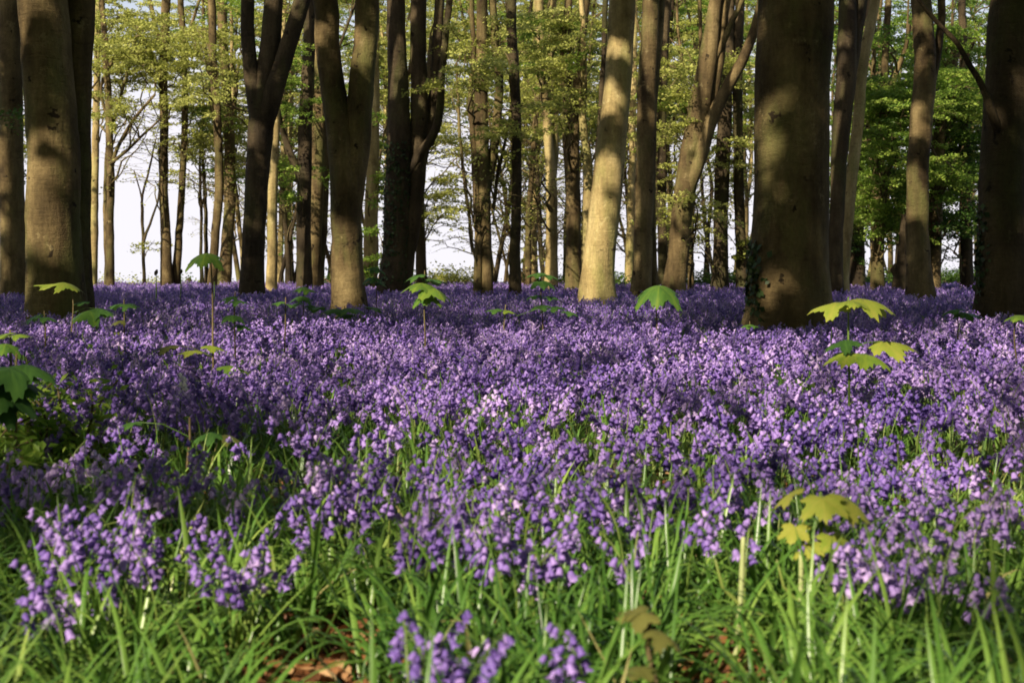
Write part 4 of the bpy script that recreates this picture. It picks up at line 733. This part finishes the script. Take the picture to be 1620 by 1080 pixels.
for si, (lab, d, fx, (tx, ty), lvs) in enumerate(SEED):
    rng = np.random.default_rng(900 + si)
    top = P(tx, ty, d); fz = 0
    foot = P(fx, 700, d); gz = float(G(foot[0], d)); base = np.array([foot[0], d, gz])
    root = empty('sycamore_seedling', base, lab, 'seedling')
    if top[2] < gz + .1: top[2] = gz + .1
    nb = NB(); pts = np.array([base - (0, 0, .03), base * .62 + top * .38 + rng.normal(0, .008, 3), base * .25 + top * .75 + rng.normal(0, .008, 3), top])
    p2, r2 = catmull(pts, [.0065, .0055, .0045, .0035], .05)
    tube(nb, p2, r2, 7, None, .5); nb.build('stem', M_TWIG if si not in (14, 18) else M_STEM, root, base)
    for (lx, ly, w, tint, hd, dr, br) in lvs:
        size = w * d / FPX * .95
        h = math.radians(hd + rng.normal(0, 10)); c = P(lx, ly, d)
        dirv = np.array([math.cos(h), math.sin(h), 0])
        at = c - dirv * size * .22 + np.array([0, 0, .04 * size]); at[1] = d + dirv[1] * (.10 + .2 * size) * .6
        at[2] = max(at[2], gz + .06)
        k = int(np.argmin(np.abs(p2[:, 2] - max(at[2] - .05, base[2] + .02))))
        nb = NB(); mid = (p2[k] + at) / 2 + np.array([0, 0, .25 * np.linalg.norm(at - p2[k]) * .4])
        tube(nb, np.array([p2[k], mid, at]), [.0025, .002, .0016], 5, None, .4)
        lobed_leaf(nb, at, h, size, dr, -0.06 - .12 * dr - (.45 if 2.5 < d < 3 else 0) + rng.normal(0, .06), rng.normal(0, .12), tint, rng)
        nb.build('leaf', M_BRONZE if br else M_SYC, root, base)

# pale thick stems of cow parsley in the foreground grass
for fx, tx, ty, d, lab in [(1160, 1176, 850, 2.7, 'pale thick hollow plant stalk standing in the sunlit grass'), (1258, 1268, 872, 2.85, 'shorter pale stalk rising under the yellow-green seedling')]:
    b = P(fx, 1040, d); b[2] = float(G(b[0], d)); tp = P(tx, ty, d)
    root = empty('plant_stalk', b, lab, 'stalk')
    nb = NB(); p2, r2 = catmull([b - (0, 0, .02), (b + tp) / 2 + (.004, 0, 0), tp], [.0065, .0055, .0045], .02); tube(nb, p2, r2 * (1 + .12 * (np.arange(len(p2)) % 7 == 3)), 9, None, 1.0)
    nb.build('stem', tint_mat('pale_stalk', [(0, (.20, .25, .09)), (1, (.34, .38, .17))], .15, .5), root, b)
    nb = NB()
    for s in (-1,):
        st = p2[int(len(p2) * .55)]; e = st + np.array([s * .05, -.01, .09]); tube(nb, np.array([st, (st + e) / 2 + (s * .01, 0, -.01), e]), [.004, .003, .002], 6, None, 1.0)
    nb.build('sheath', M_STEM, root, b)

# ------------------------------------------------------------------ low shrubs along the far rim
def shrub(lab, x0, x1, ytop, d, cls, n, seed, name='bramble_bush', cat='bush', leaf=.09, spread=.14, dd=.6):
    rng = np.random.default_rng(seed); a, b = P(x0, ytop, d), P(x1, ytop, d)
    gz = float(G((a[0] + b[0]) / 2, d)); base = np.array([(a[0] + b[0]) / 2, d, gz]); h = max(a[2] - gz, .3)
    root = empty(name, base, lab, cat)
    st = NB(); lf = NB()
    for k in range(n):
        f = np.array([rng.uniform(a[0], b[0]), d + rng.normal(0, dd), 0]); f[2] = float(G(f[0], f[1]))
        e = f + np.array([rng.normal(0, .8 * dd), rng.normal(0, .65 * dd), h * rng.uniform(.55, 1.08) * (1 - .35 * abs(2 * (f[0] - a[0]) / (b[0] - a[0]) - 1) ** 2)])
        m = (f + e) / 2 + np.array([rng.normal(0, .15), 0, .15 * h]); tt = np.linspace(0, 1, 6)[:, None]
        pts = (1 - tt) ** 2 * f + 2 * tt * (1 - tt) * m + tt * tt * e
        tube(st, pts, np.linspace(.1 * leaf + .003, .004, 6), 4)
        nn = 70; u = rng.random(nn) ** .7 * 5; i = np.minimum(u.astype(int), 4); w = (u - i)[:, None]
        leaves(lf, pts[i] * (1 - w) + pts[i + 1] * w + rng.normal(0, spread, (nn, 3)), leaf, .7, np.clip(rng.normal(.45, .25) + rng.normal(0, .2, nn), 0, 1))
    st.build('stems', M_TWIG, root, base); lf.build('foliage', M_LEAF[cls], root, base, smooth=False)
shrub('brownish bramble bush on the rim behind the flanked sunlit trunk', 676, 752, 428, 44, 'o', 46, 1)
shrub('dark green bush filling the gap right of the golden leaning beech', 968, 1012, 434, 43, 'k', 30, 2)
shrub('green bush between the leaning forked beech and the dark sturdy trunk', 1072, 1132, 434, 43, 'k', 40, 3)
shrub('dark bush between the dark sturdy trunk and the massive beech', 1142, 1192, 432, 42, 'k', 36, 4)
shrub('black-green hedge below the white gap near the black edge trunk', 1474, 1546, 428, 46, 'k', 60, 5, 'hedge', 'hedge')
shrub('dark undergrowth bush at the feet of the pale bulging tree', 1336, 1440, 434, 44, 'k', 60, 6)
shrub('faint low bush by the foot of the thin pale pair of stems', 505, 545, 432, 45, 'g', 18, 7)
shrub('low rim bush under the two-stemmed green tree', 820, 900, 436, 44, 'k', 34, 8)
shrub('scrubby weeds around the bare forked sapling', 205, 246, 441, 44, 'o', 8, 9)
shrub('low tangle on the far rim beside the thin pale tree', 150, 168, 440, 45, 'o', 9, 10)
shrub('low green weeds on the far rim beside the spindly pair', 306, 330, 439, 45, 'g', 9, 11)
shrub('small scrubby bush on the far rim behind the dark narrow trunk', 648, 680, 432, 46, 'k', 14, 12)
shrub('fresh green feathery herb clump under the broad dark seedling at the edge', 50, 128, 612, 4.9, 'g', 26, 13, 'leafy_herb', 'herb', .035, .035, .09)
shrub('low yellow-green herb patch by the olive seedling leaf at the edge', -10, 62, 716, 4.1, 'g', 16, 14, 'leafy_herb', 'herb', .035, .035, .08)
# ------------------------------------------------------------------ bluebells
def bell_template(open_=1.0, n=6):
    rings = [(0.0, .0018), (.003, .0052), (.009, .0062), (.0145, .0072)]
    th = np.arange(n) * 2 * PI / n
    V = [(r * math.cos(t), r * math.sin(t), z) for z, r in rings for t in th]
    tip = [(.0075 + .0078 * open_) for _ in th]
    V += [(tip[k] * math.cos(t + PI / n), tip[k] * math.sin(t + PI / n), .0185 - .002 * open_) for k, t in enumerate(th)]
    V += [(.0105 * math.cos(t + PI / n), .0105 * math.sin(t + PI / n), .0165) for t in th]
    Q = [(r * n + k, r * n + (k + 1) % n, (r + 1) * n + (k + 1) % n, (r + 1) * n + k) for r in range(3) for k in range(n)]
    T = []
    for k in range(n):
        a, b, m, t = 3 * n + k, 3 * n + (k + 1) % n, 5 * n + k, 4 * n + k
        T += [(a, b, m), (a, m, t), (m, b, t)]
    return np.array(V) * 1.22, Q, T
def mid_template():
    n = 4; th = np.arange(n) * 2 * PI / n
    V = [(.003 * math.cos(t), .003 * math.sin(t), 0) for t in th] + [(.0075 * math.cos(t), .0075 * math.sin(t), .012) for t in th] + [(.0135 * math.cos(t), .0135 * math.sin(t), .019) for t in th]
    Q = [(r * n + k, r * n + (k + 1) % n, (r + 1) * n + (k + 1) % n, (r + 1) * n + k) for r in range(2) for k in range(n)]
    return np.array(V) * 1.2, Q, None
FARV = np.array([(0, 0, 0), (.011, 0, .02), (-.0055, .0095, .021), (-.0055, -.0095, .02)]) * 1.25; FART = [(0, 1, 2), (0, 2, 3), (0, 3, 1)]

def scape(base, h, phi, t):
    """point at fraction t of a nodding flower stem (arrays allowed)"""
    off = .26 * h * t ** 3.2; z = h * (t - .10 * t ** 4)
    return np.stack([base[..., 0] + off * np.cos(phi), base[..., 1] + off * np.sin(phi), base[..., 2] + z], -1)

def bells_of(base, h, phi, nb_, rng, t0=.72, spread=1.0):
    """positions, hanging directions, sizes of every bell on the given stems"""
    n = len(base); J = int(nb_.max()); out = []
    for j in range(J):
        m = nb_ > j
        t = t0 + (1 - t0) * (j / np.maximum(nb_[m] - 1, 1)) ; t = np.minimum(t + rng.normal(0, .015, m.sum()), 1)
        s = scape(base[m], h[m], phi[m], t)
        a = phi[m] + rng.normal(0, spread, m.sum()) + np.where(rng.random(m.sum()) < .3 * spread, PI, 0)
        ped = rng.uniform(.008, .016, m.sum()) * (1.25 - .5 * (t - t0) / (1 - t0))
        p = s + np.stack([np.cos(a) * ped, np.sin(a) * ped, ped * .2], -1)
        dr = np.stack([np.cos(a) * .55, np.sin(a) * .55, -np.ones(m.sum()) + rng.normal(0, .2, m.sum())], -1)
        sz = (1.08 - .42 * (t - t0) / (1 - t0)) * rng.uniform(.88, 1.12, m.sum())
        out.append((np.where(m)[0], p, dr, sz))
    return [np.concatenate([o[k] for o in out]) for k in range(4)]

def straps(nb, base, yaw, L, w, e0, e1, K, fold, tint):
    """arching strap leaves, folded along the keel when fold is set"""
    n = len(base); pts = [base.copy()]; dirs = []
    for k in range(K):
        e = e0 + (e1 - e0) * (k / (K - 1)) ** 1.3
        d = np.stack([np.cos(yaw) * np.cos(e), np.sin(yaw) * np.cos(e), np.sin(e)], -1); dirs.append(d)
        pts.append(pts[-1] + d * (L / K)[:, None])
    pts = np.stack(pts, 1)
    side = np.stack([-np.sin(yaw), np.cos(yaw), np.zeros(n)], -1)
    up = np.cross(np.stack(dirs + [dirs[-1]], 1), side[:, None, :] * np.ones((1, K + 1, 1)))
    u = np.linspace(0, 1, K + 1); prof = np.clip(.62 + .75 * u - 1.35 * u ** 3.2, .04, 1)
    wd = (w[:, None] * prof[None])[..., None]
    Lf = pts - side[:, None] * wd / 2; Rt = pts + side[:, None] * wd / 2
    if fold:
        Lf = Lf - up * wd * .28; Rt = Rt - up * wd * .28
        V = np.stack([Lf, pts, Rt], 2).reshape(-1, 3); c = 3
    else:
        V = np.stack([Lf, Rt], 2).reshape(-1, 3); c = 2
    q = []
    for k in range(K):
        for j in range(c - 1):
            q.append((k * c + j, k * c + j + 1, (k + 1) * c + j + 1, (k + 1) * c + j))
    Q = (np.array(q)[None] + (np.arange(n) * (K + 1) * c)[:, None, None]).reshape(-1, 4)
    nb.add(V, Q, None, np.repeat(tint, (K + 1) * c))

def stems(nb, base, h, phi, r, ns, sides, tint):
    n = len(base); t = np.linspace(0, 1, ns + 1)
    pts = np.stack([scape(base, h, phi, np.full(n, tt)) for tt in t], 1)
    if sides == 2:
        off = np.array([[1, 0, 0], [-1, 0, 0]], float)
    else:
        th = np.arange(sides) * 2 * PI / sides; off = np.column_stack([np.cos(th), np.sin(th), np.zeros(sides)])
    rr = r[:, None] * (1 - .55 * t)[None]
    V = pts[:, :, None, :] + rr[:, :, None, None] * off[None, None]
    q = []
    for k in range(ns):
        for j in range(sides if sides > 2 else 1):
            q.append((k * sides + j, k * sides + (j + 1) % sides, (k + 1) * sides + (j + 1) % sides, (k + 1) * sides + j))
    Q = (np.array(q)[None] + (np.arange(n) * (ns + 1) * sides)[:, None, None]).reshape(-1, 4)
    nb.add(V.reshape(-1, 3), Q, None, np.repeat(tint, (ns + 1) * sides))

rngF = np.random.default_rng(4)
TR = np.array([TXY[k] for k in TXY])
def clear_of_trunks(p):
    ok = np.ones(len(p), bool)
    for key, allp, allr in AXES:
        b = allp[0]; r = allr[0]
        ok &= np.hypot(p[:, 0] - b[0], p[:, 1] - b[1]) > r * 1.15
    return ok
def scatter(d0, d1, dens, margin=.45):
    A = margin * (d1 * d1 - d0 * d0); n = int(A * dens)
    y = np.sqrt(rngF.uniform(d0 * d0, d1 * d1, n)); x = rngF.uniform(-margin, margin, n) * y
    p = np.column_stack([x, y, np.zeros(n)]); p[:, 2] = G(x, y)
    return p[clear_of_trunks(p)]
def petal_tint(p, rng):
    b = vnoise(p[:, 0] * .9 + 31, p[:, 1] * .9) ; return np.clip(.45 + .34 * (b - .5) + rng.normal(0, .21, len(p)), 0, 1)

# ---- foreground bluebells as things: the bunches the photograph shows, then the nearest of the drift behind them
BUNCH = [  # label, group, [(x, y) of the flower head], depth
 ('violet bluebell in the dense bunch of the lower left foreground', 'dense bunch at lower left', [(70, 800), (90, 790), (112, 782), (128, 800), (140, 778), (155, 790), (168, 782), (182, 792), (196, 786), (210, 800), (85, 830), (118, 832), (150, 826), (176, 838), (205, 828), (226, 838), (250, 832), (268, 840), (290, 835), (104, 858), (132, 865), (185, 868), (214, 862), (240, 872)], 2.85),
 ('small purple bluebell low in front of the dense left bunch', 'low bells before the left bunch', [(88, 935), (108, 925), (124, 918), (108, 870), (172, 905)], 2.5),
 ('pale bluebell cut by the edge of the view above bright grass', None, [(8, 900), (20, 918)], 2.45),
 ('bluebell in the purple bunch leaning over tall grass left of centre', 'leaning purple bunch', [(345, 850), (365, 862), (382, 852), (398, 865), (410, 845), (425, 880), (372, 885), (392, 892), (350, 880)], 2.75),
 ('tall pale lilac bluebell standing out above its darker neighbours', None, [(497, 775), (515, 780)], 3.1),
 ('bluebell in the upright clump in the middle of the foreground', 'upright middle clump', [(820, 800), (838, 815), (856, 825), (832, 850), (845, 870), (828, 890), (815, 830), (868, 838), (800, 845), (790, 858), (880, 850)], 2.75),
 ('bluebell at the bottom of the view in the blurred central cluster', 'blurred bottom cluster', [(648, 985), (662, 1000), (690, 1010), (718, 998), (735, 1010), (748, 1015), (655, 1035), (700, 1040), (738, 1045), (676, 980)], 2.05),
 ('lone blurred bluebell at the bottom of the view by the brownish leaf', None, [(935, 1005), (925, 1035)], 2.05),
 ('plump round-headed bluebell standing alone in the sunlit grass', None, [(1000, 835), (1010, 845)], 2.75),
 ('small lone bluebell left of the plump round-headed one', None, [(922, 845)], 2.85),
 ('deep violet bluebell beside the pale thick stalk', None, [(1165, 802), (1178, 806)], 2.95),
 ('bluebell in the wide bunch beneath the yellow-green seedling', 'wide bunch at lower right', [(1300, 870), (1318, 878), (1335, 862), (1350, 875), (1362, 850), (1378, 835), (1392, 845), (1400, 870), (1412, 858), (1425, 880), (1440, 865), (1372, 885), (1388, 895), (1345, 895), (1420, 900), (1405, 835), (1360, 825), (1450, 880)], 2.75),
 ('bluebell in the tuft right of the wide bunch', 'tuft beside the wide bunch', [(1470, 850), (1485, 860), (1478, 872), (1495, 868)], 2.75),
 ('single bluebell drooping at the right edge of the grass', None, [(1560, 905), (1575, 900), (1558, 930)], 2.6),
 ('bluebell in the ragged clump at the front edge of the drift, right of centre', 'ragged front clump', [(650, 790), (668, 800), (690, 785), (705, 805), (725, 795), (745, 810), (675, 830), (700, 835), (720, 845), (740, 838), (640, 825), (655, 850)], 2.9),
 ('bluebell in the straggling pair of tufts at the right end of the drift', 'right end tufts', [(1440, 770), (1500, 775), (1550, 790), (1590, 780), (1480, 795), (1530, 760)], 3.0),
]
BT = [bell_template(1.0), bell_template(.55), bell_template(.15)]
BELLM = []
for k, (tv, q, t) in enumerate(BT):
    for tv_t in (.22, .42, .62, .85):
        nb = NB(); V = tv; tz = tv[:, 2] / tv[:, 2].max()
        nb.add(V, q, t, np.clip(tv_t + .16 * (tz - .5), 0, 1)); BELLM.append((k, tv_t, nb.mesh('flower', M_PETAL)))
M_PETAL_O = M_PETAL
near_list = []
for lab, grp, heads, d in BUNCH:
    for (hx, hy) in heads:
        dd = d + rngF.normal(0, .09); q = P(hx, hy, dd); gz = float(G(q[0], dd)); h = q[2] - gz + .03
        if h < .12: dd -= .1; q = P(hx, hy, dd); h = max(q[2] - gz + .03, .14)
        if h > .36: h = .36
        near_list.append((q[0], dd, gz, h, lab, grp))
auto = scatter(2.9, 4.6, 100)
px, py, _ = to_px(auto + np.array([0, 0, .26]))
keep = (px > -30) & (px < 1650) & (py < 845 - 70 * vnoise(px / 90, py / 60)) & (vnoise(auto[:, 0] * 2.4, auto[:, 1] * 2.4) > .26)
auto = auto[keep]; auto = auto[np.argsort(auto[:, 1])]
nA = 300 - len(near_list); rest_near = auto[nA:]; auto = auto[:nA]
D_IND = auto[-1][1]
for p in auto: near_list.append((p[0], p[1], p[2], float(rngF.uniform(.24, .36)), None, None))
def place_bell(o, p, dr, sz, yaw):
    Rm = frames(dr[None], np.array([yaw]))[0]
    o.matrix_local = Matrix.LocRotScale(Vector(p), Matrix(Rm.tolist()).to_quaternion(), Vector((sz, sz, sz)))
cells = {}
for i, (x, y, z, h, lab, grp) in enumerate(near_list):
    if lab is None:
        pxx = to_px(np.array([[x, y, z + .26]]))[0][0]
        zone = ('in the shaded drift behind the dense left bunch', 'in the drift left of centre behind tall grass', 'in the middle of the front drift behind the upright clump', 'in the bright drift behind the yellow-green seedling', 'in the right part of the front drift')[int(np.clip(pxx / 324, 0, 4))]
        lab = 'violet bluebell ' + zone; grp = 'bluebells ' + zone
    root = empty('bluebell', (x, y, z), lab, 'bluebell', grp or 'foreground bluebells')
    nb = NB(); b0 = np.zeros((1, 3)); phi = np.array([rngF.uniform(0, 2 * PI)]); hh = np.array([h])
    stems(nb, b0, hh, phi, np.array([.0030]), 8, 6, np.array([rngF.random()]))
    nbn = int(rngF.integers(7, 13)) if y < 3.4 else int(rngF.integers(7, 12))
    T0 = .64 if y < 3.3 else .70
    idx, bp, bd, bs = bells_of(b0, hh, phi, np.array([nbn]), rngF, T0, .75 if y < 3.3 else 1.0)
    for a in range(len(bp)):                                # little stalks joining bells to the stem
        t = T0 + (1 - T0) * a / max(nbn - 1, 1); s = scape(b0, hh, phi, np.array([min(t, 1)]))[0]
        tube(nb, np.array([s, bp[a]]), [.0012, .001], 3, None, .2, False)
    nb.build('stem', M_STEM, root)
    pt = float(np.clip(petal_tint(np.array([[x, y, z]]), rngF)[0] + .05, 0, 1))
    if y < 3.25:
        for a in range(len(bp)):
            opn = 0 if a < nbn * .6 else (1 if a < nbn * .85 else 2)
            cand_ = [m for m in BELLM if m[0] == opn]
            me = min(cand_, key=lambda m: abs(m[1] - pt - rngF.normal(0, .12)))[2]
            o = bpy.data.objects.new('flower', me); COL.objects.link(o); o.parent = root
            place_bell(o, bp[a], bd[a], bs[a] * .92, rngF.uniform(0, 1))
    else:
        nb = NB(); Rm = frames(bd, rngF.uniform(0, 1, len(bp)))
        inst(nb, *BT[0], Rm, bs * .94, bp, np.clip(pt + rngF.normal(0, .1, len(bp)), 0, 1)); nb.build('flower_head', M_PETAL, root)

# ---- the rest of the drift, past the nearest three hundred
pet = NB(); stm = NB()
def field(p, nbells, tmpl, hmin, hmax, sc, ns, sides, r):
    if not len(p): return
    n = len(p); h = rngF.uniform(hmin, hmax, n) * (.80 + .40 * vnoise(p[:, 0] * .8 + 3, p[:, 1] * .8 + 40)); phi = rngF.uniform(0, 2 * PI, n)
    nbn = rngF.integers(nbells[0], nbells[1], n); tint = petal_tint(p, rngF) - .12 * np.clip((p[:, 1] - 9) / 10, 0, 1)
    i, bp, bd, bs = bells_of(p, h, phi, nbn, rngF)
    V, q, t = tmpl
    inst(pet, V, q, t, frames(bd, rngF.uniform(0, 6.3, len(bp))), bs * sc, bp, np.clip(tint[i] + rngF.normal(0, .13, len(bp)), 0, 1))
    stems(stm, p, h, phi, np.full(n, r), ns, sides, rngF.random(n))
def gaps(p, lo):
    return p[vnoise(p[:, 0] * 1.9 + 5, p[:, 1] * 1.9 + 2) * .6 + vnoise(p[:, 0] * .7, p[:, 1] * .7 + 8) * .4 > lo]
field(rest_near, (7, 12), BT[0], .24, .36, 1.05, 6, 4, .003)
field(gaps(scatter(4.6, 6.5, 112), .37), (7, 12), BT[0], .20, .40, 1.05, 5, 4, .003)
field(gaps(scatter(6.5, 13, 118), .34), (7, 11), mid_template(), .20, .40, 1.08, 4, 3, .003)
field(gaps(scatter(13, 24, 72), .22), (6, 9), (FARV, None, FART), .22, .39, 1.25, 2, 2, .003)
field(scatter(24, 47.5, 42), (5, 8), (FARV, None, FART), .24, .38, 1.6, 1, 2, .004)
tag(pet.build('bluebell_drift', M_PETAL), 'sea of violet bluebell flowers covering the woodland floor', 'bluebells', None, 'stuff')
tag(stm.build('bluebell_stems', M_STEM), 'green bluebell stems beneath the sea of flowers', 'stems', None, 'stuff')

# ---- leaves
gr = NB()
def tufts(p, per, K, fold, Lr, wr):
    n = len(p)
    for j in range(per):
        m = n; yaw = rngF.uniform(0, 2 * PI, m); L = rngF.uniform(*Lr, m); w = rngF.uniform(*wr, m)
        e0 = np.radians(rngF.uniform(58, 88, m)); e1 = np.radians(rngF.choice([60, 25, -15, -55], m, p=[.14, .28, .32, .26]) + rngF.normal(0, 10, m))
        b = p + np.column_stack([rngF.normal(0, .018, m), rngF.normal(0, .018, m), np.full(m, -.01)])
        t = np.clip(.25 + .5 * vnoise(p[:, 0] * 1.5, p[:, 1] * 1.5 + 20) + rngF.normal(0, .14, m), 0, .93); t = np.where(rngF.random(m) < .006, 1, t)
        straps(gr, b, yaw, L, w, e0, e1, K, fold, t)
f1 = scatter(1.75, 4.2, 270, .5)
px, py, _ = to_px(f1); bare = ((px > 400 - .4 * np.clip(py - 1060, 0, 300)) & (px < 590) & (py > 1015)) | ((px > 1070 - .5 * np.clip(py - 1060, 0, 300)) & (px < 1200) & (py > 1010)) | ((px > -20) & (px < 50) & (py > 1050))
f1 = f1[~bare | (rngF.random(len(f1)) < .16)]
tufts(f1, 5, 8, True, (.15, .34), (.0075, .0165))
tufts(scatter(4.2, 7, 85), 4, 5, False, (.16, .32), (.009, .016))
tufts(scatter(7, 14, 55), 3, 4, False, (.16, .32), (.010, .017))
tufts(scatter(14, 47, 14), 2, 2, False, (.15, .28), (.014, .02))
tag(gr.build('bluebell_leaves', M_STRAP), 'grassy green strap leaves of the bluebells arching over the ground', 'leaves', None, 'stuff')
# ---- brown dead leaves on the soil
_LV = LEAFV, LEAFQ
LEAFV = np.array([(0, -.5, .02), (.16, -.3, .10), (.24, 0, .17), (.15, .3, .08), (0, .56, -.03), (-.15, .3, .12), (-.24, 0, .2), (-.16, -.3, .10), (0, -.22, .0), (0, .05, .02), (0, .3, -.01)], float)
LEAFQ = [(0, 1, 8, 7), (1, 2, 9, 8), (2, 3, 10, 9), (3, 4, 5, 10), (7, 8, 9, 6), (6, 9, 10, 5)]
lt = NB(); f = scatter(1.8, 5.5, 900, .5); f[:, 2] += rngF.uniform(.004, .022, len(f)); leaves(lt, f, .05, .45)
px, py, _ = to_px(f); f2 = f[((px > 370) & (px < 600) & (py > 980)) | ((px > 1060) & (px < 1210) & (py > 1000))]
f2 = np.repeat(f2, 3, 0) + rngF.normal(0, .02, (len(f2) * 3, 3)) * np.array([1, 1, .4]); f2[:, 2] = np.maximum(f2[:, 2], G(f2[:, 0], f2[:, 1]) + .005)
leaves(lt, f2, .052, .6, np.clip(rngF.normal(.68, .22, len(f2)), 0, 1))
tag(lt.build('leaf_litter', M_LITTER), 'rusty dead beech leaves lying on bare soil between the leaf tufts', 'dead leaves', None, 'stuff')
LEAFV, LEAFQ = _LV
# ---- one white bluebell
wp = P(284, 596, 5.6); gz = float(G(wp[0], 5.6)); root = empty('bluebell', (wp[0], 5.6, gz), 'white bluebell, the only white one, under the tall lone seedling', 'bluebell')
M_WHITE = tint_mat('white_petal', [(0, (.62, .58, .60)), (1, (.8, .76, .76))], .3)
nb = NB(); b0 = np.zeros((1, 3)); hh = np.array([wp[2] - gz + .06]); ph = np.array([-1.2]); stems(nb, b0, hh, ph, np.array([.003]), 6, 5, np.array([.5])); nb.build('stem', M_STEM, root)
_, bp, bd, bs = bells_of(b0, hh, ph, np.array([9]), rngF); nb = NB(); inst(nb, *BT[0], frames(bd, np.zeros(len(bp))), bs * 1.1, bp, rngF.random(len(bp))); nb.build('flower_head', M_WHITE, root)

# ------------------------------------------------------------------ nodding buds against the sky, and a stump
for x, y, d, lean, lab in [(247, 431, 22, 1, 'dark nodding bud on a thin stem above the far flowers, beside the twin slender beech'), (286, 430, 24, 1, 'dark bud peeping out from behind the twin slender beech'), (339, 441, 23, 1, 'tiny dark bud below the tall lone seedling leaf')]:
    tp = P(x, y, d); b = np.array([tp[0] - .03, d, float(G(tp[0], d))]); root = empty('budding_plant', b, lab, 'plant')
    nb = NB(); pts, r = catmull([b - (0, 0, .03), b * .4 + tp * .6 + (.012, 0, 0), tp - (0, 0, .035)], [.012, .010, .007], .05); tube(nb, pts, r, 6); nb.build('stem', M_STEM, root, b)
    nb = NB(); ax = np.array([.35 * lean, 0, 1]); q = [tp + ax * s for s in (-.045, -.025, 0, .025, .045)]; tube(nb, np.array(q), [.010, .024, .030, .022, .008], 9, None, .0); nb.build('bud', M_DARK, root, b)
d = 45; b = P(299, 452, d); b[2] = float(G(b[0], d)); root = empty('tree_stump', b, 'small dark rounded stump at the far rim of the flowers', 'stump')
nb = NB(); tube(nb, np.array([b + (0, 0, z) for z in (-.1, .12, .28, .38, .44)]), [.15, .13, .12, .10, .05], 14, rough_fn(np.random.default_rng(3), b[2], .08, 4)); nb.build('trunk', M_DARK, root, b)
